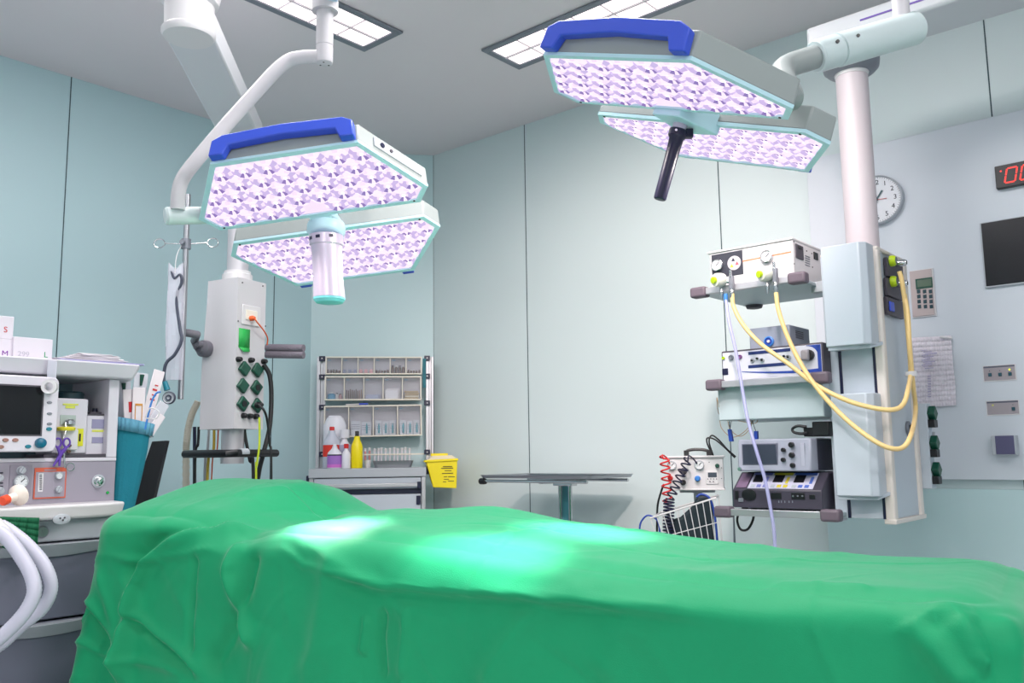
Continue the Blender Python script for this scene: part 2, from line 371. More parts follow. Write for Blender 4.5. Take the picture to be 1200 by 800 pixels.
# ------------------------------------------------------------------ surgical lights
lens_w = mat('led_lens_lit', (50, 46, 54), .4, em=(255, 236, 252), es=.95)
lens_p = mat('led_lens_lit_rose', (50, 46, 54), .4, em=(246, 224, 246), es=.95)
lens_v = mat('led_lens_violet', (50, 46, 54), .4, em=(208, 184, 234), es=.9)
lens_d = mat('led_lens_dark_violet', (50, 46, 54), .4, em=(150, 120, 196), es=.8)  # violet tones paint the refraction of the lenses into their emission
led_m = mat('led_core', (255, 255, 255), .3, em=(255, 246, 255), es=3)
def rodrigues(w): w = Vector(w); return Matrix.Rotation(w.length, 3, w.normalized()) if w.length > 1e-6 else Matrix.Identity(3)
def pose(rot, pos): M = rodrigues(rot).to_4x4(); M.translation = Vector(pos); return M
SN, SL, SC, SW, SD = .185, .261, .059, .31, .034
def outline(s, ins=0):
    P = [Vector(p) for p in ((-SN, -s*SL, 0), (SN, -s*SL, 0), (SW, -s*SC, 0), (SW-SD, 0, 0), (-SW+SD, 0, 0), (-SW, -s*SC, 0))]
    if not ins: return P
    c = sum(P, Vector())/6; Q = []
    for i in range(6):
        a, b, d = P[i-1], P[i], P[(i+1) % 6]
        e1 = (b-a).normalized(); e2 = (d-b).normalized(); n1 = Vector((-e1.y, e1.x, 0)); n2 = Vector((-e2.y, e2.x, 0))
        if n1.dot(c-b) < 0: n1 = -n1
        if n2.dot(c-b) < 0: n2 = -n2
        h = (n1+n2).normalized(); Q.append(b+h*(ins/max(.35, h.dot(n1))))
    return Q
def inside(p, Q):
    sgn = 0
    for i in range(len(Q)):
        a, b = Q[i], Q[(i+1) % len(Q)]; cr = (b-a).x*(p-a).y-(b-a).y*(p-a).x
        if sgn == 0: sgn = 1 if cr > 0 else -1
        elif cr*sgn < 0: return False
    return True
def lamp_head(parent, M, s, handle=True):
    H = .062
    up = lambda L, z: [Vector((p.x, p.y, z)) for p in L]
    O0 = outline(s); O1 = outline(s, .004); O2 = outline(s, .013)
    m = MB(); m.prism(up(O0, .006), up(O1, H)).xf(M)
    h = m.build('lamp_housing', housing_m, parent, bevel=.004)
    m = MB(); n = 6                                        # pale rim around the glass
    A, B = up(O0, 0), up(O2, -.0005); A2, B2 = up(O0, .008), up(O2, .008)
    for i in range(n):
        j = (i+1) % n; m.quad((A[i], A[j], B[j], B[i])); m.quad((A[i], A[j], A2[j], A2[i])); m.quad((B[i], B[j], B2[j], B2[i]))
    m.xf(M).build('rim', tealrim, h)
    # lens array
    m = MB(); I = outline(s, .013); m.quad([Vector((p.x, p.y, .0045)) for p in I], 1)
    In = outline(s, .022); px, py = .0600, .0450; r = .0335
    for a in range(-8, 9):
        for b in range(0, 8):
            cx = (a+.5*(b % 2))*px; cy = -s*(b*py+.036)
            if abs(cx) < .03 and b == 0: continue
            if not inside(Vector((cx, cy, 0)), outline(s, .016)): continue
            c = Vector((cx, cy, 0)); nn = 12; ring = []
            for rr_, zz in ((r*.98, .0035), (r*.66, -.0015), (r*.36, .0015), (r*.14, .0000)):
                ring.append([c+Vector((rr_*math.cos(2*PI*(k+.5)/nn), rr_*math.sin(2*PI*(k+.5)/nn), zz)) for k in range(nn)])
            for q in ring[0]+ring[1]+ring[2]:              # keep the rims inside the window
                if not inside(q, I):
                    for _k in range(12):
                        if inside(q, I): break
                        q.x += (c.x-q.x)*.15; q.y += (c.y-q.y)*.15
            for q in range(3):
                for k in range(nn):
                    kk = (k+1) % nn
                    an = (360*(k+1)/nn) % 360; up_ = (an if s > 0 else -an) % 360; wing = min(abs(up_-10), abs(up_-350), abs(up_-180)) < 36
                    if q == 0: mm = 2 if (wing and (k+a) % 2) else (1 if (k+b) % 3 == 0 else 0)
                    elif q == 1: mm = (2 if wing else (3 if 45 < up_ < 135 and k % 2 else 0))
                    else: mm = 3 if (45 < up_ < 135 and k % 2) else (1 if wing else 0)
                    m.quad((ring[q][k], ring[q][kk], ring[q+1][kk], ring[q+1][k]), mm)
            m.quad(ring[3], 4)
    m.xf(M).build('lens_array', [lens_w, lens_p, lens_v, lens_d, led_m], h, smooth=False)
    # blue grip along the narrow side
    m = MB(); y0, y1 = -s*SL, -s*(SL+.024); e = SN-.004
    prof = [(-e, .006), (-e+.004, .052), (-e+.03, .066), (0, .074), (e-.03, .066), (e-.004, .052), (e, .006), (e-.035, .006), (e-.047, .034), (0, .042), (-e+.047, .034), (-e+.035, .006)]
    m.v += [Vector((p[0], y, p[1])) for y in (y0-s*.0005, y1) for p in prof]
    k = len(prof)
    for i in range(k): m.f.append((i, (i+1) % k, k+(i+1) % k, k+i)); m.m.append(0)
    for off in (0, k):
        for i in range(5): m.f.append((off+i, off+i+1, off+10-i, off+11-i)); m.m.append(0)
        m.f.append((off+5, off+6, off+7)); m.m.append(0) if False else m.m.append(0)
        m.f[-1] = (off+5, off+6, off+7-0)
    # rebuild the end faces cleanly
    m.f = m.f[:k]; m.m = m.m[:k]
    for off in (0, k):
        for q in ((0, 1, 10, 11), (1, 2, 10), (2, 3, 9, 10), (3, 4, 8, 9), (4, 5, 8), (5, 6, 7, 8)):
            m.f.append(tuple(off+i for i in q)); m.m.append(0)
    m.xf(M).build('grip_handle', blue, h, bevel=.003)
    # dark screws at the corners of the rim
    m = MB()
    for p in (O1[3]+Vector((-.012, -s*.006, 0)), O1[4]+Vector((.012, -s*.006, 0))): m.cyl(p+Z_*.001, p-Z_*.002, .003, n=8)
    m.xf(M).build('screw', black, h)
    return h
def spot(M, y, power, size, blend, rad=.02, col=(1, .93, .97), tilt=0, dz=-.03):
    l = bpy.data.lights.new('led_beam', 'SPOT'); l.energy = power; l.spot_size = size; l.spot_blend = blend; l.shadow_soft_size = rad; l.color = col
    q = bpy.data.objects.new('led_beam', l); C.objects.link(q); X = M @ Matrix.Translation((0, y, dz)) @ Matrix.Rotation(tilt, 4, 'X'); q.matrix_world = X; return q
rotL = (-.356, -.08, -.121); ML1 = pose(rotL, (-.511, 2.267, 1.740)); ML2 = pose(rotL, (-.514, 2.386, 1.734))
rotR = (0, .366, -.68); MR1 = pose(rotR, (.368, 1.861, 1.857)); MR2 = pose(rotR, (.42, 1.918, 1.851))
# --- left light
t = thing('surgical_light', 'left surgical light with silver camera handle above the head end of the table', 'surgical light', W0, (-.51, 2.3, 1.6), 'surgical lights over the operating table')
hl = lamp_head(t, ML1, 1); lamp_head(t, ML2, -1)
hL = ML1 @ Vector((.235, -.03, .0)); m = MB()             # control strip on the slanted side
Cc, Bb = outline(1)[2], outline(1)[1]; ed = (Cc-Bb).normalized(); nrm_ = Vector((ed.y, -ed.x, 0))
m.prism([Bb+ed*a+nrm_*n+Z_*z for a, n, z in ((.05, -.002, .02), (.215, -.002, .02), (.215, .0035, .02), (.05, .0035, .02))], [Bb+ed*a+nrm_*n+Z_*z for a, n, z in ((.05, -.002, .048), (.215, -.002, .048), (.215, .0025, .048), (.05, .0025, .048))])
m.xf(ML1).build('control_strip', lgrey, hl, bevel=.001)
ledb = mat('indicator_led', (230, 230, 255), .3, em=(225, 225, 255), es=3)
for a, mm, rr in ((.075, navy, .007), (.105, dgrey, .005), (.14, ledb, .003), (.195, ledb, .003)):
    m = MB(); q = Bb+ed*a+Z_*.034; m.cyl(q+nrm_*.002, q+nrm_*.006, rr, n=12); m.xf(ML1).build('button', mm, hl)
# centre bracket and handle
gapL = ML1.inverted() @ Vector(ML2.translation)
m = MB(); cb = Vector((0, gapL.y/2, 0))
m.box(-.03, .03, -.01, gapL.y+.01, .0, .05); m.lathe([(.0, -.026), (.042, -.022), (.052, -.006), (.052, .012), (.03, .03)], cb-Z_*.004, n=28)
m.xf(ML1).build('centre_bracket', tealrim, t, bevel=.004)
hd = W0.R @ Vector((0.02, -.0, -1)); 
c0h = ML1 @ (cb-Z_*.02); ax = (ML1.to_3x3() @ Vector((0, 0, -1))).normalized(); ax = (ax+Vector((0, .36, 0))).normalized()
m = MB(); m.lathe([(.034, 0), (.046, .004), (.046, .03), (.0425, .034), (.0425, .042), (.041, .05), (.040, .12), (.0425, .175)], c0h, ax, 32)
m.build('camera_handle', mat('handle_silver', (206, 194, 214), .3, metal=.25), t)
MB().lathe([(.0425, .1755), (.0425, .181), (.036, .189), (.02, .192), (0.001, .193)], c0h, ax, 32).build('handle_cap', mat('pale_teal_cap', (120, 205, 212), .35), t)
m = MB()
for a in (-.9, -.3, .5): m.box(-.006, .006, -.047, -.044, .01, .018, 0, X=Matrix.Translation(c0h) @ Vector((0, 0, -1)).rotation_difference(ax).to_matrix().to_4x4() @ Matrix.Rotation(a, 4, 'Z') @ Matrix.Scale(-1, 4, Z_))
m.build('latch_slot', navy, t)
# yoke tube and its joints
yd = 2.22
def at(px, py, Y): q = ray(px, py); return EYE+q*(Y/q.y)
lj0 = at(196, 253, yd); lj1 = ML1 @ Vector((-SW+.012, -.035, .03))
m = MB(); m.cyl(lj0, lj1, .0235, n=24); m.lathe([(.0235, 0), (.02, .006), (.001, .009)], lj0, (lj0-lj1).normalized(), 24); m.build('swivel_joint', mat('joint_white', (200, 214, 216), .35), t)
path = [at(*p) for p in ((208, 246, yd), (209, 228, yd), (213, 212, yd), (225, 194, yd), (262, 150, 2.24), (300, 108, 2.26), (322, 84, 2.27), (338, 71, 2.28), (355, 67, 2.28), (375, 66.5, 2.28))]
m = MB(); m.tube(smoothpath(path, 8), .0185, 16); m.build('yoke_arm', offw, t)
sa = at(380, 74, 2.28); m = MB(); m.lathe([(.018, -.003), (.0225, 0), (.0235, .006), (.0235, .045), (.0225, .046), (.0225, .05), (.0235, .051), (.0235, .22)], sa, Z_, 28)
m.build('spigot', offw, t)
m = MB()
for a in range(3): q = sa+Vector((.013*math.cos(a*2.1+.6), .013*math.sin(a*2.1+.6), -.004)); m.cyl(q, q+Z_*.003, .0025, n=8)
m.build('screw', black, t)
s1 = sa+Z_*.185; hubL = Vector((.02, 1.55, ZC)); s2 = Vector((.02, 1.55, ZC-.36))
m = MB(); m.cyl(s1+(s2-s1).normalized()*.0, s2, .030, n=24); m.build('spring_arm', mat('arm_pale_blue', (186, 208, 226), .35), t)
MB().cyl(sa+Z_*.15, sa+Z_*.26, .036, n=24).build('arm_joint', offw, t); m = MB(); m.cyl(s2-Z_*.06, hubL-Z_*.0, .045, n=24); m.lathe([(.045, -.14), (.12, -.03), (.14, 0)], hubL, Z_, 32); m.build('ceiling_mount', offw, t)
# --- right light
t = thing('surgical_light', 'right surgical light with black handle beside the equipment pendant column', 'surgical light', W0, (.39, 1.9, 1.7), 'surgical lights over the operating table')
lamp_head(t, MR1, 1); lamp_head(t, MR2, -1)
gl = MR1.inverted() @ Vector(MR2.translation); mid = Vector((gl.x/2, gl.y/2, 0))
m = MB(); pq = [mid+Vector(p) for p in ((-.05, -.048, 0), (.022, -.048, 0), (.072, .05, 0), (-.03, .06, 0))]
m.prism([p-Z_*.016 for p in pq], [p+Z_*.03 for p in pq]); m.xf(MR1).build('centre_bracket', tealrim, t, bevel=.003)
_n = MR1.to_3x3() @ Vector((0, 0, 1)); _p = MR1 @ Vector((0, 0, -.010)); _r = ray(798, 143); hb = EYE+_r*((_p-EYE).dot(_n)/_r.dot(_n))
_c = [at(773, 234, hb.y-.09+.004*k) for k in range(40)]; he = min(_c, key=lambda q: abs((q-hb).length-.185)+.3*abs(((q-hb).normalized()+_n).length)); ax = (he-hb).normalized(); print('handle', hb, he, (he-hb).length)
m = MB(); m.cyl(hb-ax*.0, hb+ax*.03, .0165, n=20); m.build('handle_collar', mat('handle_silver', (206, 194, 214), .3, metal=.25), t)
m = MB(); Lh = (he-hb).length; m.lathe([(.020, .018), (.021, .02), (.021, .034), (.0165, .04), (.0150, .07), (.0145, Lh-.004), (.013, Lh)], hb, ax, 24)
lug = hb+ax*.028+Vector((.022, 0, 0)); m.box(-.012, .012, -.009, .009, -.010, .010, X=Matrix.Translation(lug)); m.build('handle', mat('dark_handle', (22, 18, 52), .35), t, bevel=.002)
m = MB(); q = hb+ax*.027-Vector((.008, .019, 0)); m.cyl(q, q-Y_*.004, .003, n=10); m.build('screw', chrome, t)
ra = MR1 @ Vector((.275, -.02, .04))
jA = at(918, 82, 1.80); jB = at(957, 66, 1.82); jC = at(1072, 33, 1.88)
m = MB(); m.tube(smoothpath([MR1 @ Vector((.262, -.028, .042)), ra, jA, jB], 6), .026, 24); m.build('head_arm', housing_m, t)
jd = (jC-jB).normalized(); m = MB(); Lj = (jC-jB).length
m.lathe([(.033, -.004), (.036, 0), (.036, .052), (.0335, .053), (.0335, .056), (.0375, .057), (.0375, Lj), (.034, Lj+.004)], jB, jd, 32)
m.build('swivel_joint', mat('joint_white', (200, 214, 216), .35), t)
sp = jC-jd*.035; m = MB(); m.cyl(sp, sp+Z_*.24, .0185, n=24); m.build('spigot', offw, t)
for dx in (.03, .085):
    q = jB+jd*(dx+.01)+Vector((.0, -.034, .006)); MB().cyl(q, q-Y_*.006, .004, n=10).build('screw', black, t)
s1 = sp+Z_*.24; hubR = Vector((.25, 1.25, ZC)); s2 = hubR-Z_*.36
m = MB(); m.cyl(s1, s2, .03, n=24); m.build('spring_arm', offw, t)
m = MB(); m.cyl(s2-Z_*.05, hubR, .045, n=24); MB().cyl(s1-Z_*.04, s1+Z_*.05, .034, n=24).build('arm_joint', offw, t); m.lathe([(.045, -.14), (.12, -.03), (.14, 0)], hubR, Z_, 32); m.build('ceiling_mount', offw, t)
for M_, y in ((ML1, -.13), (ML2, .13), (MR1, -.13), (MR2, .13)):
    spot(M_, y, 230, math.radians(24), 1.0, .03, (1, .70, .72))            # focused field on the table
    spot(M_ @ Matrix.Translation(((-.2 if y < 0 else .2), -y*.2, 0)), y, SPILL*(1.8 if M_ in (MR1, MR2) else .6), math.radians(168), .4, .02, (1, .90, .84), 0, -.05)         # spill of the open LED array
# ------------------------------------------------------------------ left ceiling pendant
def ov(p, **k): q = Vector(p); 
o_ = ray(276.5, 410); o_ = EYE+o_*(3.5/o_.y)
LP = Fr((o_.x, o_.y, 0), math.radians(62.5)); ppx = .162; ppy = .19
zb = LP.y(276, 502, 0).z; zt = LP.y(277, 324, 0).z
t = thing('ceiling_pendant', 'white ceiling pendant with six green sockets hanging behind the left surgical light', 'ceiling pendant', LP, (ppx/2, ppy/2, zb), 'ceiling pendants')
m = MB(); rows_ = []
for k in range(13):
    q = k/12; z = zb+(zt-zb)*q; pin = .022*sm(np.array((q-.35)/.65)).item(); w = .006*math.sin(q*PI)
    rows_.append([Vector((0+w*0, 0, z)), Vector((ppx, 0, z)), Vector((ppx, ppy-pin, z)), Vector((0, ppy-pin, z))])
for k in range(12):
    for i in range(4): m.quad((rows_[k][i], rows_[k][(i+1) % 4], rows_[k+1][(i+1) % 4], rows_[k+1][i]))
m.quad(rows_[0]); m.quad(rows_[-1])
body = m.build('body', offw, t, ang=30, bevel=0)
cc = Vector((ppx/2, ppy/2-.01, 0))
m = MB(); m.lathe([(.062, zt), (.062, zt+.03), (.055, zt+.034), (.055, zt+.045)], cc, n=32); m.build('collar', white, t)
bz = W0.z(283, 140, 0) ; ctop = 2.46
m = MB(); m.cyl(cc+Z_*(zt+.03), cc+Z_*ctop, .044, n=28); m.build('column', mat('column_grey', (198, 196, 202), .4, metal=.3), t); MB().cyl(cc+Z_*(zb-.14), cc+Z_*(zb+.01), .046, n=28).build('lower_column', MATS['column_grey'], t)
# boom from the ceiling dome to the column
cw = LP.w(cc); hub = W0.z(221, 42, ctop); dirb = Vector((cw.x-hub.x, cw.y-hub.y, 0)); Lb = dirb.length; db = dirb.normalized(); nb = Vector((-db.y, db.x, 0))
def wl(p): return LP.l(p)
m = MB()
def boomring(z, g): 
    P = []
    for k in range(9): a = -PI/2+PI*k/8; P.append(Vector((cw.x, cw.y, 0))+db*(.03+math.cos(a)*(.085-g)-.02)+nb*(math.sin(a)*(.085-g)))
    P += [Vector((hub.x, hub.y, 0))+nb*(.078-g), Vector((hub.x, hub.y, 0))-nb*(.078-g)]
    return [wl(p+Z_*z) for p in P]
m.prism(boomring(ctop, 0), boomring(ctop+.09, 0)); m.build('boom_arm', mat('boom_white', (206, 208, 214), .38), t, bevel=.008)
hl_ = wl(Vector((hub.x, hub.y, 0)))
m = MB(); m.lathe([(.02, -.012), (.078, -.008), (.084, .002), (.084, .014), (.076, .022), (.078, .10), (.09, .11), (.13, .30), (.14, ZC-ctop)], hl_+Z_*ctop, n=40); m.build('ceiling_hub', white, t)
for px, py in ((284, 331), (308, 335), (279, 376), (311, 382)):
    p = LP.y(px, py, -.0005); MB().cyl(p, p-Y_*.002, .003, n=8).build('screw', dgrey, t)
# green sockets turned forty five degrees
for i, (px, py) in enumerate(((285, 432), (300, 433.5), (283, 452), (299, 454), (283, 473), (300, 475))):
    p = LP.y(px, py, 0); X = Matrix.Translation(p) @ Matrix.Rotation(math.radians(38), 4, 'Y')
    s_ = MB().box(-.0235, .0235, -.016, 0, -.0235, .0235, X=X).build('socket', dgreen, t, bevel=.004)
    if i in (3, 4): MB().cyl(p-Y_*.0155, p-Y_*.0185, .013, n=16).build('socket_well', black, s_)
for px, py in ((278.5, 421), (293, 422), (308, 423.5), (284.5, 487), (291.5, 487.5), (298.5, 488)):
    p = LP.y(px, py, 0); MB().lathe([(.0115, 0), (.0115, .008), (.009, .02), (.007, .022)], p, -Y_, 16).build('cable_gland', black, t)
p = LP.y(294, 370, 0); pl = MB().box(p.x-.055, p.x+.05, -.006, 0, p.z-.042, p.z+.042).build('socket_plate', white, t, bevel=.003)
MB().box(p.x-.035, p.x+.03, -.009, -.005, p.z-.02, p.z+.022).build('socket_insert', cream, pl, bevel=.002)
q0 = LP.y(294, 373, -.01); m = MB(); m.lathe([(.011, 0), (.011, .012), (.006, .022)], q0, -Y_, 16); m.tube(smoothpath([q0-Y_*.02, LP.y(301, 377, -.035), LP.y(309, 387, -.03), LP.y(313.5, 396, -.012), LP.y(313, 404, -.001)], 8), .003, 8)
tag(m.build('plug', orange, fr=LP, label='orange plug and thin orange lead in the left pendant socket plate', cat='plug'))
m = MB(); a_ = LP.y(280, 384, -.0005); b_ = LP.y(292.5, 408, -.0005)
m.quad((a_, (b_.x, a_.y, a_.z), (b_.x, a_.y, b_.z), (a_.x, a_.y, b_.z))); m.quad(((a_.x, a_.y, b_.z), (b_.x, a_.y, b_.z), (b_.x-.01, a_.y-.012, b_.z-.016), (a_.x+.02, a_.y-.010, b_.z-.02)))
s_ = m.build('sticker', mat('green_sticker', (40, 168, 78), .6), t); md = s_.modifiers.new('t', 'SOLIDIFY'); md.thickness = .0006
# clamp and dial on the left face
p = LP.x(243, 409, 0); m = MB()
m.lathe([(.034, .0), (.036, .01), (.034, .03), (.02, .04), (.018, .05)], p, -X_, 28); m.build('clamp_dial', mat('clamp_grey', (104, 102, 112), .4), t)
q = p-X_*.05; m = MB(); m.tube([q, q+Vector((-.01, .01, .03)), LP.l(at(231, 392, 3.45)), LP.l(at(214, 389, 3.42))], .016, 12); m.lathe([(.012, 0), (.014, .012), (.012, .025)], q+Vector((0, -.02, .012)), -X_, 14)
m.build('clamp_arm', mat('clamp_grey', (104, 102, 112), .4), t, bevel=.0)
# padded twin rail to the right
r0 = LP.y(312, 411, .12); r1 = LP.l(at(356, 411.5, 3.78)); m = MB(); dr = (r1-r0).normalized()
for dz in (.014, -.016): m.tube([r0+Z_*dz, r0+dr*.02+Z_*dz, r1+Z_*dz], .0165, 12)
m.build('side_rail', mat('rail_grey', (128, 120, 132), .7, bump=.5, bscale=150), t)
# ring handle
z_ = LP.y(276, 531, -.05).z; m = MB()
ring = smoothpath([(-.05, -.05, z_), (ppx+.05, -.05, z_), (ppx+.06, ppy+.03, z_), (-.05, ppy+.045, z_)], 10, True)
ring = [Vector(p) for p in ((-.035, -.05, z_), (ppx+.03, -.05, z_), (ppx+.05, -.03, z_), (ppx+.05, ppy+.02, z_), (ppx+.03, ppy+.04, z_), (-.035, ppy+.04, z_), (-.055, ppy+.02, z_), (-.055, -.03, z_))]
m.tube(ring, .0155, 14, closed=True); 
for sx in (-.03, ppx+.025): m.tube([(sx, ppy*.5, z_), (ppx*.5, ppy*.5, z_)], .008, 8)
m.build('ring_handle', black, t)
p = LP.y(285, 530, -.05); MB().cyl(p-X_*.02, p+X_*.02, .0165, n=16).build('ring_label', lgrey, t)
# hoses and cables under and beside the pendant
def cable(name, m_, pts, r, label, cat='cable', group=None, n=8, fr=W0):
    P = smoothpath([at(*q) for q in pts], 8); o = MB().tube([fr.l(q) for q in P], r, n).build(name, m_, fr=fr, ang=80, label=label, cat=cat, group=group); return o
cable('supply_cable', black, [(309, 427, 3.62), (316, 440, 3.63), (318, 465, 3.63), (316, 500, 3.62), (309, 530, 3.6), (303, 556, 3.6), (300, 600, 3.6), (299, 865, 3.6)], .010, 'thick black cable curving down the right edge of the left pendant')
cable('plug_cable', black, [(303, 474, 3.47), (309, 480, 3.46), (313, 492, 3.48), (316, 520, 3.5), (318, 560, 3.5), (318, 873, 3.5)], .005, 'thin black cable from the lowest green socket of the left pendant')
MB().lathe([(.012, 0), (.012, .02), (.006, .035)], LP.y(300.5, 474.5, -.016), -Y_, 14).build('power_plug', black, fr=LP, label='black power plug in the lowest right green socket', cat='plug')
cable('earth_lead', mat('yellow_green_lead', (186, 206, 40), .4), [(304, 489, 3.53), (304, 520, 3.52), (301, 545, 3.52), (300, 570, 3.52), (300, 872, 3.52)], .0045, 'thin yellow and green earth lead below the left pendant')
cable('gas_hose', black, [(286, 501, 3.62), (288, 515, 3.62), (293, 540, 3.62), (297, 562, 3.6), (299, 865, 3.6)], .007, 'black hose slanting down under the left pendant toward the yellow and green lead')
cable('gas_hose', navy, [(228, 500, 3.68), (228, 530, 3.68), (228, 560, 3.68), (229, 858, 3.68)], .0075, 'dark blue hose hanging under the left edge of the left pendant', 'hose')
cable('gas_hose', black, [(233, 500, 3.66), (232, 520, 3.66), (228, 560, 3.66), (228, 860, 3.66)], .006, 'black hose crossing the dark blue one under the left pendant', 'hose')
cable('gas_hose', mat('ochre_hose', (206, 176, 60), .45), [(251, 502, 3.72), (250, 530, 3.72), (243, 560, 3.7), (240, 857, 3.7)], .006, 'ochre yellow hose under the middle of the left pendant', 'hose')
cable('gas_hose', orange, [(256, 502, 3.74), (254, 530, 3.74), (248, 560, 3.72), (244, 857, 3.7)], .003, 'thin orange hose under the middle of the left pendant', 'hose')
cable('gas_hose', lgrey, [(245, 502, 3.75), (243, 530, 3.75), (240, 560, 3.74), (238, 857, 3.7)], .006, 'grey hose under the middle of the left pendant', 'hose')
# corrugated grey hose behind
P = smoothpath([at(*q) for q in ((232, 470, 4.0), (224, 488, 4.0), (219, 515, 4.0), (218, 560, 4.0), (218, 812, 4.0))], 30); m = MB()
m.tube(P, .014, 12, rr=[.014+.0025*(i % 2) for i in range(len(P))]); m.build('corrugated_hose', mat('hose_beige', (196, 192, 178), .6), label='beige corrugated hose hanging against the wall left of the left pendant', cat='hose')
# ------------------------------------------------------------------ drip stand pole, bag and breathing tube
IY = 3.40; a = at(211.5, 467, IY); ip = Vector((a.x, a.y, 0)); ztop = at(212, 228, IY).z
t = thing('drip_pole', 'steel drip pole with looped hooks left of the left pendant', 'pole', W0, (ip.x, ip.y, a.z))
ul = Vector((0, 0, 1)); m = MB(); m.cyl((ip.x, ip.y, a.z), (ip.x, ip.y, ztop), .0115, n=18); m.cyl((ip.x, ip.y, a.z-.002), (ip.x, ip.y, a.z), .0125, n=18); m.build('pole', steel, t)
zh = at(212, 286, IY).z; m = MB(); m.cyl((ip.x, ip.y, zh-.02), (ip.x, ip.y, zh+.02), .019, n=18); m.lathe([(.009, 0), (.011, .01), (.009, .02)], (ip.x-.004, ip.y-.018, zh), -Y_, 12)
m.build('hook_clamp', mgrey, t)
for sx, ly in ((-1, 0), (1, 0)):
    e = Vector((ip.x+sx*.085, ip.y, zh+.004)); loop = [e+Vector((sx*.022*(1-math.cos(q)), 0, .018*math.sin(q))) for q in [2*PI*k/18 for k in range(19)]]
    m = MB(); m.tube([Vector((ip.x, ip.y, zh)), e]+loop, .0024, 8); m.build('hook', chrome, t)
# clear sleeve hanging from the left hook
m = MB(); n = 14; top = at(206, 316, IY-.03); bot = at(204, 445, IY-.03); R_ = []
for k in range(11):
    q = k/10; c = top.lerp(bot, q); ws = .029+.006*math.sin(q*2.6); R_.append([c+Vector((ws*math.cos(2*PI*j/n)*(1+.06*math.sin(j*3+k)), .010*math.sin(2*PI*j/n)*(1+.4*math.sin(k*1.7+j)), (.03*abs(math.cos(2*PI*j/n)) if k == 0 else 0))) for j in range(n)])
for k in range(10):
    for j in range(n): m.quad((R_[k][j], R_[k][(j+1) % n], R_[k+1][(j+1) % n], R_[k+1][j]))
m.quad(R_[10]); m.build('plastic_sleeve', mat('milky_film', (224, 222, 236), .25, alpha=.42), label='clear plastic sleeve hanging from the drip pole', cat='plastic bag')
m = MB(); m.tube(smoothpath([at(205, 320, IY-.04), at(207, 300, IY-.03), Vector((ip.x-.008, ip.y-.015, zh))], 6), .0016, 6); m.build('hanging_string', white, label='thin white string holding the clear sleeve on the drip pole', cat='string')
t = thing('breathing_tube', 'dark grey tube with a round disc end hanging from the clear sleeve', 'tube', W0, at(198, 466, IY-.06))
m = MB(); m.tube(smoothpath([at(*q) for q in ((201, 318, IY-.032), (205, 326, IY-.035), (211, 322, IY-.035), (213, 330, IY-.035), (207, 350, IY-.035), (211, 385, IY-.04), (213, 398, IY-.05), (205, 415, IY-.055), (195, 425, IY-.06), (192, 440, IY-.06), (193, 452, IY-.06))], 8), .0062, 10); m.build('tube', rubber, t)
m = MB(); m.cyl(at(193, 447, IY-.06), at(196, 457, IY-.06), .009, .012, 12); m.build('connector', tealp, t)
c = at(198, 466, IY-.07); m = MB(); m.lathe([(.0245, 0), (.0245, .008), (.021, .012), (.018, .009), (.012, .009), (.011, .013), (.006, .013), (.005, .010)], c+Y_*.006, -Y_, 28, ms=[0, 0, 1, 1, 0, 0, 1]); m.build('disc_end', [rubber, lgrey], t)
# ------------------------------------------------------------------ anaesthesia machine
o_ = ray(139, 480); o_ = EYE+o_*(3.0/o_.y); MF = Fr((o_.x, o_.y, 0), AZ)
machine_m = mat('machine_white', (214, 210, 220), .4, coat=.1)
inner_m = mat('machine_recess', (120, 146, 156), .5)
panel_m = mat('machine_panel', (156, 150, 164), .4)
t = thing('anaesthesia_machine', 'white and grey anaesthesia machine with monitor screen at the left edge', 'anaesthesia machine', MF, (-.45, .28, 0))
WX = -1.05; DP = .52
zs = MF.y(60, 440, 0).z; zs2 = MF.y(60, 422, 0).z; zf = MF.y(100, 536, 0).z; zw = MF.y(90, 586, -.0).z; zw1 = MF.y(60, 609, -.13).z; zwt = MF.y(60, 592, -.13).z
m = MB(); a = MF.y(162, 425, -.02)
m.prism([(WX, -.03, zs), (.03, -.03, zs), (.06, .04, zs), (.06, DP, zs), (WX, DP, zs)], [(WX, -.05, zs2), (.045, -.05, zs2), (.085, .03, zs2), (.085, DP, zs2), (WX, DP, zs2)])
m.build('top_shelf', machine_m, t, bevel=.006)
MB().box(-.035, .0, 0, DP, zf, zs).build('side_panel', machine_m, t, bevel=.003); MB().box(WX, WX+.03, 0, DP, zf, zs).build('side_panel', machine_m, t, bevel=.003)
MB().box(WX+.03, -.035, .30, .33, zf, zs).build('back_panel', inner_m, t)
MB().box(WX, .0, .0, DP, zf-.012, zf).build('shelf', machine_m, t, bevel=.002)
pn = MB().box(WX, .0, .002, DP, zw-.02, zf-.012).build('control_panel', panel_m, t, bevel=.003)
m = MB(); m.prism([(WX, -.14, zw1), (-.10, -.14, zw1), (-.02, -.10, zw1), (.0, .0, zw1), (.0, DP, zw1), (WX, DP, zw1)], [(WX, -.145, zwt), (-.09, -.145, zwt), (-.012, -.105, zwt), (.005, .0, zwt), (.005, DP, zwt), (WX, DP, zwt)])
m.build('worktop', white, t, bevel=.008, segs=3)
zd = MF.y(70, 634, -.11).z; m = MB(); m.box(WX, -.03, -.10, DP, zd, zw1); dr_ = m.build('upper_drawer', lgrey, t, bevel=.006)
c = MF.y(72, 608, -.145); m = MB(); m.lathe([(.026, 0), (.026, .004), (.02, .006)], c+Y_*.001, -Y_, 28); m.xf(Matrix.Translation(c) @ Matrix.Diagonal((1, 1, .62, 1)) @ Matrix.Translation(-c)); bd_ = m.build('oval_badge', lgrey, t)
m = MB()
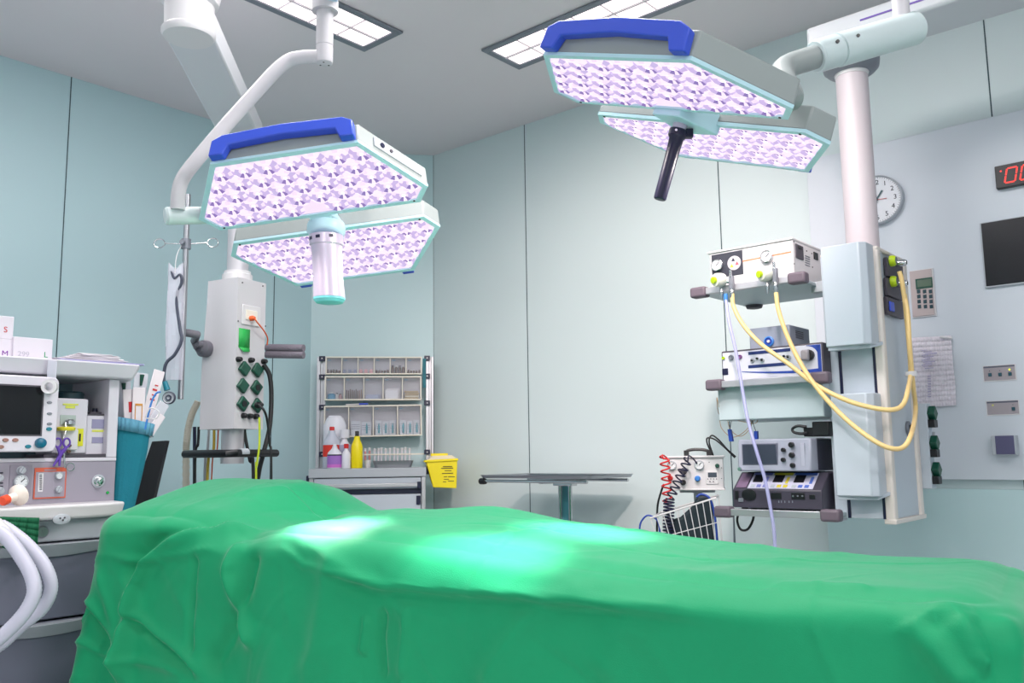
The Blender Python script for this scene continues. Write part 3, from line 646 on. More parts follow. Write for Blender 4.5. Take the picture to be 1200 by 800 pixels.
for dx, dz in ((-.006, .003), (.002, -.003), (.007, .004)): q = c+Vector((dx, -.006, dz)); m.cyl(q, q-Y_*.001, .0028, n=10)
m.build('badge_mark', dgrey, bd_)
c = MF.y(49, 623, -.10); m = MB(); m.lathe([(.019, 0), (.019, .004), (.014, .008), (.012, .008)], c, -Y_, 24); m.box(c.x-.003, c.x+.003, c.y-.011, c.y-.008, c.z-.008, c.z+.008); m.build('lock', steel, dr_)
low_m = mat('machine_drawer_grey', (112, 114, 132), .45)
zl = [zd-.004, MF.y(60, 728, -.1).z, MF.y(60, 830, -.1).z, .09]
for k in range(3):
    m = MB(); m.box(WX+.02, -.05, -.09, DP, zl[k+1]+.006, zl[k]); d_ = m.build('drawer', low_m, t, bevel=.004)
    m = MB(); zz = zl[k]-.001; m.prism([(-.40+.02*0, -.092, zz)]+[(-.40+.34*q/10, -.125-.018*math.sin(PI*q/10), zz) for q in range(0, 11)]+[(-.06, -.092, zz)], [(-.38, -.092, zz-.035)]+[(-.38+.31*q/10, -.098-.003*math.sin(PI*q/10), zz-.03-.012*math.sin(PI*q/10)) for q in range(0, 11)]+[(-.07, -.092, zz-.035)])
    m.build('drawer_pull', lgrey, d_, bevel=.002)
m = MB(); m.box(WX, -.0, -.06, DP, .07, .088)
for x in (WX+.08, -.1):
    for y in (.0, .42): m.cyl((x-.02, y, .035), (x+.02, y, .035), .035, n=20)
m.build('castor_base', dgrey, t)
# instruments on the control panel
def mp(px, py, yl=0): return MF.y(px, py, yl)
def dial(px, py, r, mf, mrim, parent, name='gauge', fr=MF, yl=0, d=.012, needle=.8):
    c = fr.y(px, py, yl); m = MB(); m.lathe([(r, 0), (r, d), (r*.86, d+.002), (r*.84, d-.001)], c, -Y_, 28, ms=[1, 1, 1]); m.f.pop(); m.m.pop(); q = c-Y_*(d-.001)
    m.cyl(q, q-Y_*.0006, r*.85, n=24, m=0)
    if needle: a = needle; m.box(-.0007*2, .0014, -.001, 0, -r*.1, r*.66, 2, X=Matrix.Translation(q-Y_*.0008) @ Matrix.Rotation(a, 4, 'Y')); m.lathe([(r*.1, 0), (r*.08, .002)], q, -Y_, 10, m=2)
    for k in range(9):
        a = -2.2+4.4*k/8; m.box(-.0006, .0006, -.0003, 0, r*.66, r*.78, 2, X=Matrix.Translation(q-Y_*.0007) @ Matrix.Rotation(a, 4, 'Y'))
    return m.build(name, [mf, mrim, ink], parent)
def knob(px, py, r, d, m_, parent, fr=MF, yl=0, name='knob', bar=True):
    c = fr.y(px, py, yl); m = MB(); m.lathe([(r*1.25, 0), (r*1.25, .002), (r, .003), (r*.92, d), (r*.8, d+.001)], c, -Y_, 24)
    if bar: m.box(-r*.22, r*.22, -d-.006, -d+.001, -r*.9, r*.9, X=Matrix.Translation(c) @ Matrix.Rotation(.5, 4, 'Y'))
    return m.build(name, m_, parent)
m = MB().pb(MF, 12, 545, 36, 581, -.001, .003); m.build('gauge_plate', mat('plate_mauve', (142, 136, 150), .4), pn, bevel=.001)
dial(23.5, 564, .021, glass, lgrey, pn); knob(24.5, 551, .011, .015, lgrey, pn)
m = MB().pb(MF, 41, 548, 76.5, 583, -.002, .004, 1).pb(MF, 42.3, 553, 75.2, 581.5, -.003, .003, 0).pb(MF, 45.5, 554.5, 50, 576, -.004, .003, 2); m.build('flow_plate', [panel_m, mat('orange_print', (206, 96, 70), .5), white], pn)
MB().pb(MF, 52, 550, 66, 551.2, -.0032, .001).build('heading_mark', mat('plate_mauve', (142, 136, 150), .4), pn)
m = MB()
for k in range(9): q0, q1 = mp(46.3, 556+k*2.1, -.0045), mp(49.2, 557+k*2.1, -.0045); m.box(q0.x, q1.x, -.0046, -.0038, q0.z, q1.z)
m.build('flow_scale', ink, pn)
dial(68, 557, .012, glass, lgrey, pn, needle=0); knob(67.5, 573, .011, .014, lgrey, pn)
knob(115.5, 563.5, .013, .014, chrome, pn); m = MB(); c = mp(115.5, 563.5, 0); m.lathe([(.022, 0), (.022, .002), (.02, .003)], c+Y_*.001, -Y_, 24); m.build('knob_ring', lgrey, pn)
c = mp(126, 577, .001); MB().lathe([(.005, 0), (.004, .004)], c, -Y_, 12).build('green_lamp', green, pn)
m = MB()
for k in range(6): a, b = mp(0, 553+k*4, -.0005), mp(3.5, 554.6+k*4, -.0005); m.box(a.x, b.x, -.001, 0, a.z, b.z)
m.build('scale_mark', ink, pn)
for px, py in ((1, 560), (2, 575)): knob(px-2, py, .01, .012, lgrey, pn)
# monitor
MY = -.06
mo = MB(); a = mp(-60, 436, MY); b = mp(65, 536, MY); x0, x1, z1, z0 = a.x, b.x, mp(30, 440, MY).z, mp(60, 529, MY).z; rr = .02
def rrect(x0, x1, z0, z1, r, y): 
    P = []
    for cx, cz, a0 in ((x1-r, z0+r, -PI/2), (x1-r, z1-r, 0), (x0+r, z1-r, PI/2), (x0+r, z0+r, PI)):
        for k in range(6): a = a0+PI/2*k/5; P.append((cx+r*math.cos(a), y, cz+r*math.sin(a)))
    return P
mo.prism(rrect(x0, x1, z0, z1, rr, MY), rrect(x0, x1, z0, z1, rr, MY+.06)); mon = mo.build('monitor', machine_m, t, bevel=.004)
a, b = mp(-50, 449, MY), mp(47, 509, MY)
scr = mat('monitor_screen', (8, 9, 16), .12)
nt = scr.node_tree; tc = nt.nodes.new('ShaderNodeTexCoord'); vm = nt.nodes.new('ShaderNodeVectorMath'); vm.operation = 'DISTANCE'
MB().box(a.x, b.x, MY-.002, MY, b.z, a.z).build('screen', scr, mon)
MB().box(a.x-.005, b.x+.005, MY-.001, MY+.001, b.z-.005, a.z+.005).build('screen_surround', dgrey, mon)
for py in (460.5, 471.5, 484.5, 496.5): c = mp(58, py, MY); MB().lathe([(.0085, 0), (.007, .003)], c, -Y_, 16).xf(Matrix.Translation(c) @ Matrix.Diagonal((1, 1, .55, 1)) @ Matrix.Translation(-c)).build('button', mgrey, mon)
for px, py, mm in ((57.5, 502.5, tealp), (33, 523, tealp), (18, 515.5, mat('brown_button', (150, 110, 100), .5)), (6.5, 515.5, MATS['brown_button']), (1, 523.5, MATS['brown_button'])):
    c = mp(px, py, MY); MB().lathe([(.0095, 0), (.008, .004)], c, -Y_, 16).xf(Matrix.Translation(c) @ Matrix.Diagonal((1, 1, .65, 1)) @ Matrix.Translation(-c)).build('button', mm, mon)
c = mp(47, 519, MY); MB().lathe([(.0165, 0), (.0165, .008), (.014, .016), (.009, .018)], c, -Y_, 28).build('rotary_knob', mat('teal_dark', (6, 96, 124), .3), mon)
# vaporisers in the recess
v1 = MB(); a, b = mp(66, 466, .02), mp(101, 533, .02); v1.box(a.x-.005, b.x, .02, .16, zf+.012, a.z); va = v1.build('vaporiser', machine_m, t, bevel=.006)
m = MB(); c0_ = mp(80, 462, .09); m.lathe([(.052, 0), (.052, .022), (.045, .028)], (mp(79, 466, .09).x, .09, a.z-.002), Z_, 32); m.build('dial_cap', mat('cap_teal_dark', (16, 52, 62), .4), va)
MB().pb(MF, 71, 486, 88.5, 498, .017, .004).build('window', mat('window_grey', (176, 190, 184), .3), va)
m = MB(); c = mp(79, 500, .0); m.lathe([(.028, -.012), (.030, -.004), (.026, .0)], c+Y_*.012, Z_, 24); m.build('ring', mat('yellow_ring', (226, 214, 50), .4), va)
m = MB(); c = mp(82, 497, .005); m.lathe([(.016, 0), (.016, .012), (.012, .016)], c, Z_, 20); m.build('filler_cap', chrome, va)
MB().pb(MF, 75, 503, 91, 527, .004, .018).build('filler_block', white, va, bevel=.003)
MB().pb(MF, 91, 502, 97, 522.5, .017, .003).build('yellow_label', mat('label_yellow', (216, 214, 40), .5), va)
MB().pb(MF, 92.8, 508, 94.5, 517, .016, .003).build('label_mark', black, va)
MB().pb(MF, 74, 472.5, 92, 475, .0185, .002).pb(MF, 77, 475, 88, 478.5, .0185, .002).build('warning_mark', mat('warning_yellow', (222, 226, 92), .5), va)
for px, py in ((81, 522), (80, 529)): c = mp(px, py, .004); MB().lathe([(.006, 0), (.005, .008)], c, -Y_, 14).build('bolt', brown, va)
a, b = mp(102, 486, .03), mp(131, 534, .03); v2 = MB().box(a.x, b.x, .03, .15, zf+.006, a.z).build('vaporiser', machine_m, t, bevel=.004)
MB().box(a.x-.002, b.x+.002, .028, .152, a.z, a.z+.004).build('lid', dgrey, v2)
MB().pb(MF, 108, 491, 127, 502, .0285, .002).build('faded_print', mat('print_mauve', (150, 146, 178), .6), v2); MB().pb(MF, 108, 512, 127, 519, .0285, .002).build('faded_print', MATS['print_mauve'], v2)
MB().pb(MF, 108, 503.5, 127, 506, .0285, .002).build('yellow_line', MATS['warning_yellow'], v2)
MB().box(mp(104, 480, .06).x, mp(128, 480, .06).x, .05, .13, a.z+.004, a.z+.012).build('top_bracket', dgrey, v2, bevel=.002)
c = mp(114, 482, .06); MB().lathe([(.009, 0), (.007, .016)], (c.x, .08, a.z+.01), Z_, 14).build('latch', navy, v2)
MB().box(mp(52, 530, .0).x, mp(133, 530, .0).x, .004, .16, zf, zf+.012).build('mounting_bar', dgrey, t, bevel=.002)
# things on and around the machine
tr = thing('tape_roll', 'roll of white tape hanging from the machine shelf beside the screen', 'tape', MF, mp(60, 460, -.08))
c = mp(60, 453.5, -.075); m = MB(); m.lathe([(.013, .0), (.0225, .0), (.0225, .022), (.013, .022)], c+Vector((-.002, .0, 0)), Vector((-.55, -.8, 0)), 28); m.f = m.f[:-2]; m.m = m.m[:-2]
for j in range(28): m.f.append((3*28+j, 3*28+(j+1) % 28, (j+1) % 28, j)); m.m.append(0)
m.build('roll', white, tr)
a, b = mp(56, 422, -.056), mp(65, 455, -.056); m = MB(); m.box(a.x, b.x, -.0575, -.0565, b.z, a.z); m.build('tape_strip', mat('tape_film', (220, 220, 235), .3, alpha=.6), tr)
def glovebox(px0, py0, px1, py1, yl, d, letter, m_, label, z0=None, extra=None, lp=None):
    a, b = mp(px0, py0, yl), mp(px1, py1, yl); zb_ = b.z if z0 is None else z0
    bx = thing('glove_box', label, 'box', MF, ((a.x+b.x)/2, yl+d/2, zb_), 'glove boxes on the machine shelf')
    MB().box(a.x, b.x, yl, yl+d, zb_, a.z).build('carton', mat('carton', (220, 214, 224), .6), bx, bevel=.0015)
    text(letter, .019, mp(lp[0], lp[1], yl-.0002), X_, Z_, m_, bx)
    if extra: text(extra, .017, mp(20.5, 417, yl-.0002), X_, Z_, mat('print_pale', (186, 182, 196), .6), bx)
    return a.z
z1 = glovebox(-55, 392, 14.5, 419, .03, .12, 'M', mat('purple_print', (120, 30, 150), .5), 'glove box marked M at the left edge under the S box', zs2, lp=(1.5, 417))
glovebox(-50, 364.5, 15.5, 391, .035, .12, 'S', mat('red_print', (196, 40, 50), .5), 'glove box marked S on top of the M box', z1+.001, lp=(4, 389))
glovebox(16.5, 394, 61, 419, .02, .11, 'L', mat('green_print', (20, 150, 90), .5), 'glove box marked L beside the boxes marked S and M', zs2, '299', lp=(51, 418.5))
m = MB(); zz = zs2; a, b = mp(64, 420, .02), mp(158, 424, -.0)
m.box(a.x, .07, -.03, .20, zz+.0005, zz+.006, 0); bk = m.build('folder', mat('lilac_folder', (150, 148, 190), .5), fr=MF, label='lilac folder lying on the machine shelf under loose papers', cat='folder', bevel=.001)
m = MB(); r = random.Random(2)
for k in range(10): X = Matrix.Translation((mp(105, 420, .08).x+r.uniform(-.01, .01), .085, zz+.007+k*.0026)) @ Matrix.Rotation(r.uniform(-.12, .12), 4, 'Z'); m.box(-.135+.008*k, .10-.006*k, -.09, .09, 0, .0018, X=X)
m.build('paper_stack', paper, fr=MF, label='loose white papers stacked on the machine shelf beside the L box', cat='paper')
# scissors hanging from the vaporiser
sc = thing('scissors', 'purple handled scissors hanging in front of the vaporiser', 'scissors', MF, mp(72, 548, -.02))
for dx, ph in ((-.012, .3), (.012, -.3)):
    c = mp(73, 518.5, -.02)+Vector((dx*1.15, 0, 0)); rg = [c+Vector((.0105*math.cos(a), 0, .014*math.sin(a))) for a in [2*PI*k/16 for k in range(16)]]
    m = MB(); m.tube(rg, .0032, 8, closed=True); m.tube([c+Vector((0, 0, -.014)), mp(71.5+dx*100, 530, -.02), mp(66-dx*300, 546, -.02)], .0045, 8, rr=[.005, .0065, .003]); m.build('handle', purple, sc)
m = MB(); m.tube([mp(75, 531, -.018), mp(76, 548, -.018)], .003, 6); m.tube(smoothpath([mp(77, 495, .0), mp(77, 505, -.012), mp(74, 514, -.02)], 5), .0015, 6); m.build('blade', chrome, sc)
m = MB(); c = mp(82.5, 547, -.006); m.tube([c+Vector((.013*math.cos(a), 0, .013*math.sin(a))) for a in [2*PI*k/18 for k in range(18)]], .0012, 6, closed=True); m.build('key_ring', chrome, fr=MF, label='thin metal ring hanging below the purple scissors', cat='ring')
# white connector with an orange end on the worktop
t2 = thing('airway_connector', 'white airway connector with orange tip lying on the machine worktop', 'connector', MF, (mp(18, 585, -.09).x, -.09, zwt))
c = Vector((mp(21, 590, -.12).x, -.11, zwt+.033)); ax = Vector((-.85, -.5, -.22)).normalized()
m = MB(); m.lathe([(.026, -.012), (.032, -.010), (.032, -.002), (.024, .006), (.013, .012), (.012, .04)], c, ax, 28); m.build('body', mat('connector_cream', (240, 226, 216), .35), t2)
m = MB(); m.lathe([(.0145, .04), (.0145, .058), (.012, .06)], c, ax, 24); m.build('tip', mat('orange_tip', (240, 78, 40), .4), t2)
# dark green cloth tucked under the worktop
m = MB(); n = 80; R_ = []
for k in range(8):
    q = k/7; row = []
    for j in range(n+1):
        u_ = j/n; x = mp(-10, 600, -.15).x+(mp(46, 605, -.15).x-mp(-10, 600, -.15).x)*u_*(1-.0*q); L_ = .06+.075*u_
        row.append(Vector((x-.02*q*(1-u_), -.15-.011*math.sin(u_*30+math.sin(u_*9))*q-.01*q, zwt-.022-.012*u_-L_*q)))
    R_.append(row)
for k in range(7):
    for j in range(n): m.quad((R_[k][j], R_[k][j+1], R_[k+1][j+1], R_[k+1][j]))
g_ = m.build('tucked_cloth', mat('dark_green_cloth', (0, 96, 62), .8), fr=MF, ang=180, label='dark green cloth hanging under the machine worktop at the left edge', cat='cloth'); md = g_.modifiers.new('t', 'SOLIDIFY'); md.thickness = .002
# corrugated breathing hoses
def corr(pts, r, label):
    P = smoothpath([at(*q) for q in pts], 30); Q = [P[0]]; 
    for p in P[1:]:
        if (p-Q[-1]).length > .0035: Q.append(p)
    MB().tube(Q, r, 14, rr=[r*(1+.07*(i % 2)) for i in range(len(Q))]).build('breathing_hose', hose_w, ang=180, label=label, cat='hose', group='breathing hoses of the anaesthesia machine')
corr([(-4, 622, 2.33), (8, 630, 2.33), (22, 648, 2.32), (36, 672, 2.31), (40, 694, 2.3), (30, 716, 2.29), (10, 738, 2.28), (-14, 758, 2.27), (-60, 790, 2.27), (-90, 840, 2.3)], .0172, 'inner corrugated breathing hose looping in front of the machine drawers')
corr([(0, 615, 2.42), (12, 622, 2.42), (32, 638, 2.41), (52, 662, 2.4), (60, 688, 2.4), (50, 712, 2.4), (26, 732, 2.4), (2, 754, 2.4), (-30, 776, 2.4), (-80, 830, 2.4)], .0165, 'outer corrugated breathing hose with the wider loop by the drawers')
m = MB(); a = at(-8, 616, 2.37); m.cyl(a, at(8, 632, 2.36), .026, .022, 20); m.build('hose_connector', white, label='white Y shaped end where the two breathing hoses meet', cat='connector')
# teal bag with wrapped catheters
PX = Vector((.02, .10, 0))
BG = MF; bg = thing('catheter_bag', 'teal fabric pouch with folded cuff on the side of the machine', 'bag', MF, (.09, .12, mp(150, 575, .1).z))
def bag_ring(z, x0, x1, y0, y1, lean=0, n=28, jit=0):
    P = []
    for k in range(n):
        a = 2*PI*k/n; cx, cy = (x0+x1)/2, (y0+y1)/2; ex = abs(math.cos(a))**.6*math.copysign(1, math.cos(a)); ey = abs(math.sin(a))**.6*math.copysign(1, math.sin(a))
        P.append(Vector((cx+(x1-x0)/2*ex*(1+jit*math.sin(a*5)), cy+(y1-y0)/2*ey*(1+jit*math.sin(a*4+1)), z+lean*(cx+(x1-x0)/2*ex-x0))))
    return P
def bp(px, py): return MF.y(px, py, .06)
spec_ = [((139, 612), (152, 612)), ((139, 556), (166, 556)), ((139, 530), (172, 530)), ((139, 508), (175, 510)), ((139, 491), (178, 498))]
m = MB(); rg = []
for (p0, p1) in spec_:
    a, b = bp(*p0), bp(*p1); rg.append(bag_ring(a.z, .004, b.x, .02, .16, (b.z-a.z)/max(.01, b.x), jit=.02))
for k in range(4):
    for j in range(28): m.quad((rg[k][j], rg[k][(j+1) % 28], rg[k+1][(j+1) % 28], rg[k+1][j]))
m.quad(rg[0]); m.build('pouch', mat('teal_fabric', (10, 122, 142), .8, bump=.2, bscale=120), bg, ang=180)
a, b = bp(139, 503), bp(176.5, 512); a2, b2 = bp(139, 488), bp(179.5, 498)
m = MB(); r1 = bag_ring(a.z, .002, b.x+.004, .015, .165, (b.z-a.z)/b.x); r2 = bag_ring(a2.z, .002, b2.x+.004, .015, .165, (b2.z-a2.z)/b2.x)
for j in range(28): m.quad((r1[j], r1[(j+1) % 28], r2[(j+1) % 28], r2[j]))
cf = m.build('cuff', mat('pale_teal_fabric', (96, 158, 186), .8, bump=.2, bscale=120), bg, ang=180); md = cf.modifiers.new('t', 'SOLIDIFY'); md.thickness = .003
pk_m = mat('packet_paper', (232, 222, 228), .55); pk_c = mat('packet_film', (226, 226, 236), .2, alpha=.75)
def packet(p0, p1, w, yl, m_, label, mark=None, wy=.006, tip=None):
    a, b = MF.y(*p0, yl), MF.y(*p1, yl); d = (b-a); L_ = d.length; an = math.atan2(d.x, d.z)
    X = Matrix.Translation(a) @ Matrix.Rotation(an, 4, 'Y')
    t_ = thing('catheter_packet', label, 'packet', MF, a, 'wrapped catheters in the teal pouch')
    q = MB(); 
    q.prism([X @ Vector(v) for v in ((-w/2, -wy/2, 0), (w/2, -wy/2, 0), (w/2, wy/2, 0), (-w/2, wy/2, 0))], [X @ Vector(v) for v in ((-w/2, -wy/3, L_), (w/2, -wy/3, L_), (w/2, wy/3, L_), (-w/2, wy/3, L_))]); q.build('wrapper', m_, t_, bevel=.0015)
    if mark:
        for (u0, v0, u1, v1, mm) in mark: MB().box(u0*w, u1*w, -wy/2-.0012, -wy/2-.0002, v0*L_, v1*L_, X=X).build('print', mm, t_)
    if tip: MB().tube([X @ Vector((0, -.006, L_*.78)), X @ Vector((0, -.006, L_*.97))], .006, 10, rr=[.004, .008]).build('tip', tip, t_)
    return t_
rp = mat('red_print', (196, 40, 50), .5); op = mat('ochre_print', (214, 150, 70), .6)
packet((146, 505), (144, 447), .055, .10, pk_c, 'clear catheter packet with dark green tip at the left of the pouch', tip=dgreen)
packet((158, 505), (166, 437), .05, .12, pk_c, 'clear catheter packet with dark green tip standing tallest at the back of the pouch', tip=dgreen)
packet((153, 505), (151, 456), .045, .06, pk_m, 'white packet with a red bar at the front of the pouch', [(-.1, .45, .35, .7, rp)])
packet((161, 505), (163, 454), .045, .05, pk_m, 'white packet with an ochre arch printed on it in the pouch', [(-.3, .1, -.24, .6, op), (.24, .1, .3, .6, op), (-.3, .58, .3, .63, op)])
packet((168, 505), (187, 434), .042, .09, pk_m, 'long white packet leaning right with red lettering in the pouch', [(-.2, .5, .2, .53, rp), (-.15, .58, .25, .6, rp), (-.2, .66, .2, .69, rp), (-.1, .74, .2, .76, rp)])
packet((171, 508), (193, 472), .04, .07, pk_c, 'short clear packet leaning right at the edge of the pouch')
packet((174, 510), (190, 486), .03, .04, pk_m, 'small white packet leaning low over the right edge of the pouch')
cable('catheter', lblue, [(170, 503, 2.98), (174, 485, 2.98), (178, 470, 2.98), (183, 461, 2.98), (188, 459, 2.98)], .0035, 'blue catheter with a curved tip standing in the teal pouch', 'catheter')
cable('wire_loop', white, [(170, 490, 2.96), (176, 478, 2.96), (186, 482, 2.96), (183, 490, 2.96), (172, 490, 2.96)], .0022, 'white looped wire at the right edge of the teal pouch', 'wire')
# black board standing behind the pouch
m = MB(); Y1 = 3.35; P = [at(178, 517, Y1), at(195.5, 516, Y1+.05), at(176, 600, Y1+.05), at(150, 600, Y1)]; bkd = Vector((.0, .03, 0))
m.prism(P, [p+bkd for p in P], 0); m.build('black_board', mat('matte_black', (24, 24, 32), .5), label='black board leaning behind the teal pouch above the pillow end', cat='board', bevel=.002)
# ------------------------------------------------------------------ storage rack and instrument cart
def cp(px, py, yl): return CW.y(px, py, yl)
RY = -.16                                              # front plane of the bins
t = thing('storage_rack', 'wall rack of three rows of clear tilting bins on silver posts', 'rack', CW, (cp(440, 550, RY).x, -.12, cp(440, 553, -.4).z))
zc = cp(440, 549.5, -.42).z                            # worktop height
zr = cp(440, 418, RY).z
for p0, p1 in ((371.5, 382), (499, 508)):
    a, b = cp(p0, 418, RY+.03), cp(p1, 418, RY+.03); m = MB(); w = (b.x-a.x)
    m.box(a.x, a.x+w*.42, RY+.03, RY+.07, zc, a.z); m.box(a.x+w*.42, b.x-w*.3, RY+.042, RY+.07, zc, a.z); m.box(b.x-w*.3, b.x, RY+.03, RY+.07, zc, a.z)
    m.build('post', alum, t, bevel=.002)
for px, ys in ((377.5, (420, 441.5, 477, 532)), (500.5, (419.5, 440.5, 472, 529.5))):
    for py in ys:
        c = cp(px, py, RY+.02); b_ = MB().box(c.x-.018, c.x+.018, RY+.012, RY+.03, c.z-.015, c.z+.015).build('clamp', navy, t, bevel=.002)
        MB().cyl(c-Y_*.008, c-Y_*.0105, .004, n=10).build('clamp_screw', white, b_)
bin_f = mat('bin_front_clear', (206, 208, 218), .12, alpha=.13); bin_b = mat('bin_back', (190, 190, 202), .5)
def binrow(x0, yt, x1, yb, n, dep, tilt=0, ytr=None):
    a, b = cp(x0, yt, RY), cp(x1, yb, RY); x0, x1, z1, z0 = a.x, b.x, a.z, b.z; hz = z1-z0
    X = Matrix.Translation((x0, RY, z0)) @ Matrix.Rotation(tilt, 4, 'Y')
    m = MB(); L_ = x1-x0; fr_ = .008
    m.box(0, L_, 0, dep, 0, fr_, X=X); m.box(0, L_, 0, dep, hz-fr_, hz, X=X); m.box(0, fr_, 0, dep, fr_, hz-fr_, X=X); m.box(L_-fr_, L_, 0, dep, fr_, hz-fr_, X=X)
    for k in range(1, n): x = L_*k/n; m.box(x-.003, x+.003, 0, dep, fr_, hz-fr_, X=X)
    h = m.build('bin_housing', cream, t, bevel=.001)
    MB().box(fr_, L_-fr_, dep-.004, dep-.001, fr_, hz-fr_, X=X).build('back', bin_b, h)
    cells = []
    for k in range(n):
        u0, u1 = L_*k/n+.005, L_*(k+1)/n-.005
        MB().box(u0, u1, .0005, .0025, fr_+.001, hz-fr_-.001, X=X).build('bin', bin_f, h)
        MB().box(u0+.008, u0+.028, -.0015, .0005, hz-.026, hz-.020, X=X).build('bin_label', mat('label_blue_grey', (120, 150, 172), .5), h)
        cells.append((X, u0, u1, fr_, hz-fr_, dep))
    return cells
rowA = binrow(381.5, 417.5, 494.5, 438.5, 6, .055); rowB = binrow(380.5, 440.5, 494, 468.5, 5, .07); rowC = binrow(380, 475.5, 494.5, 511.5, 4, .085, -.012)
r = random.Random(5)
def vial(X, x, y, z, rad, h, m1, m2, label, grp, cat='vial'):
    o = Vector((x, y, z)); b_ = MB(); b_.lathe([(rad, 0), (rad, h*.7), (rad*.6, h*.8), (rad*.6, h*.84)], o, n=12).xf(X)
    tt = thing(cat, label, cat, CW, X @ o, grp); b_.build('glass', m1, tt); c_ = MB(); c_.lathe([(rad*.72, h*.84), (rad*.72, h)], o, n=12).xf(X); c_.build('cap', m2, tt)
for ci in (0, 3, 5):
    X, u0, u1, z0, z1, d = rowA[ci]; nm = {0: 'leftmost bin', 3: 'fourth bin', 5: 'rightmost bin'}[ci]
    for k in range(5): x = u0+.009+(u1-u0-.018)*k/4; vial(X, x, .02+.012*(k % 2), z0+.0005, .0068, .020+.004*r.random(), brown, r.choice([lgrey, white, brown]), 'small brown medicine vial in the %s of the top rack row' % nm, 'brown vials in the %s of the top row' % nm)
X, u0, u1, z0, z1, d = rowA[4]
for k in range(4): x = u0+.011+(u1-u0-.022)*k/3; vial(X, x, .022, z0+.0005, .0085, .048, brown, white if k % 2 else navy, 'tall brown vial with white label in the fifth bin of the top rack row', 'tall brown vials in the fifth bin'); 
for ci, m1, nm, mm2 in ((1, mat('ampoule_blue', (150, 160, 190), .4), 'blue grey', 'second'), (2, mat('ampoule_pink', (232, 176, 184), .5), 'pink', 'third')):
    X, u0, u1, z0, z1, d = rowA[ci]
    for k in range(6):
        x = u0+.012+(u1-u0-.024)*(k % 3)/2; z = z0+.0006+.0125*(k//3); MB().box(x-.0095, x+.0095, .012, .04, 0, .011, X=X @ Matrix.Translation((0, 0, z))).build('ampoule_box', m1, fr=CW, label='small %s ampoule packet in the %s bin of the top rack row' % (nm, mm2), cat='packet', group='%s ampoule packets in the %s bin' % (nm, mm2), bevel=.001)
X, u0, u1, z0, z1, d = rowB[0]
vial(X, u0+.035, .03, z0+.0005, .024, .042, mat('jar_blue', (70, 150, 190), .4), white, 'blue and white jar in the leftmost bin of the middle rack row', None, 'jar')
vial(X, u0+.068, .03, z0+.0005, .0095, .038, white, navy, 'white vial with dark cap beside the blue and white jar', None)
vial(X, u0+.088, .03, z0+.0005, .010, .034, mat('vial_rose', (190, 150, 156), .4), brown, 'rose tinted vial at the right of the leftmost middle bin', None)
X, u0, u1, z0, z1, d = rowB[1]
for k in range(9):
    x = u0+.010+(u1-u0-.02)*k/8; h_ = .05+.012*r.random(); MB().box(-.0035, .0035, .018+.008*(k % 2), .028+.008*(k % 2), 0, h_, X=X @ Matrix.Translation((x, 0, z0+.0006)) @ Matrix.Rotation(r.uniform(-.03, .03), 4, 'Y')).build('suture_packet', r.choice([brown, mat('packet_dark', (84, 70, 76), .4), mat('packet_taupe', (140, 116, 100), .4)]), fr=CW, label='thin brown packet standing in the second bin of the middle rack row', cat='packet', group='brown packets in the second middle bin')
for ci, mm, nm, hh in ((2, mat('packet_bluewhite', (170, 178, 206), .35), 'blue white', .03), (3, mat('packet_white', (228, 228, 236), .35), 'white', .066)):
    X, u0, u1, z0, z1, d = rowB[ci]
    for k in range(4): MB().box(u0+.008+k*.003, u1-.010-(3-k)*.004, .010+.011*k, .016+.011*k, 0, hh*(.82+.06*k), X=X @ Matrix.Translation((0, 0, z0+.0006))).build('dressing_packet', mm, fr=CW, label='%s dressing packet in the %s bin of the middle rack row' % (nm, {2: 'third', 3: 'fourth'}[ci]), cat='packet', group='%s dressing packets of the middle row' % nm, bevel=.001)
X, u0, u1, z0, z1, d = rowB[4]
for k in range(5): MB().box(u0+.008+.004*(k % 2), u1-.009-.005*((k+1) % 2), .012, .05, 0, .009, X=X @ Matrix.Translation((0, 0, z0+.0006+.0098*k))).build('gauze_packet', r.choice([mat('gauze', (222, 214, 196), .7), mat('gauze_ochre', (176, 156, 116), .7)]), fr=CW, label='flat gauze packet stacked in the rightmost bin of the middle rack row', cat='packet', group='gauze packets in the rightmost middle bin', bevel=.001)
syr = mat('syringe_pack', (214, 220, 232), .3, alpha=.9); syt = mat('syringe_teal', (40, 150, 168), .35)
for ci in (1, 2, 3):
    X, u0, u1, z0, z1, d = rowC[ci]; nm = {1: 'second', 2: 'third', 3: 'fourth'}[ci]
    for k in range(3 if ci > 1 else 2):
        n_ = 3 if ci > 1 else 2; w_ = (u1-u0-.012)/n_; x = u0+.006+w_*k
        tt = thing('syringe_packet', 'wrapped syringe standing in the %s bin of the bottom rack row' % nm, 'syringe packet', CW, X @ Vector((x+w_/2, .02, z0)), 'wrapped syringes in the %s bottom bin' % nm)
        h_ = .088-.006*(k % 2); MB().box(x+.002, x+w_-.002, .014+.006*k, .019+.006*k, z0+.001, z0+h_, X=X).build('wrapper', syr, tt, bevel=.001)
        if ci > 1 or k == 1: m = MB(); m.lathe([(.006, 0), (.006, .045), (.003, .05), (.003, .06)], (x+w_*.55, .0085+.006*k, z0+.012), n=10).xf(X); m.build('syringe_barrel', syt, tt)
        m = MB()
        for q in range(3): m.box(x+.006, x+w_-.007, .0125+.006*k, .0135+.006*k, z0+h_-.02-q*.012, z0+h_-.0235-q*.012, X=X)
        m.build('print', mat('print_grey', (150, 152, 168), .6), tt)
a, b = cp(405, 474, RY), cp(431, 471, RY); m = MB(); zt_ = a.z+.0; 
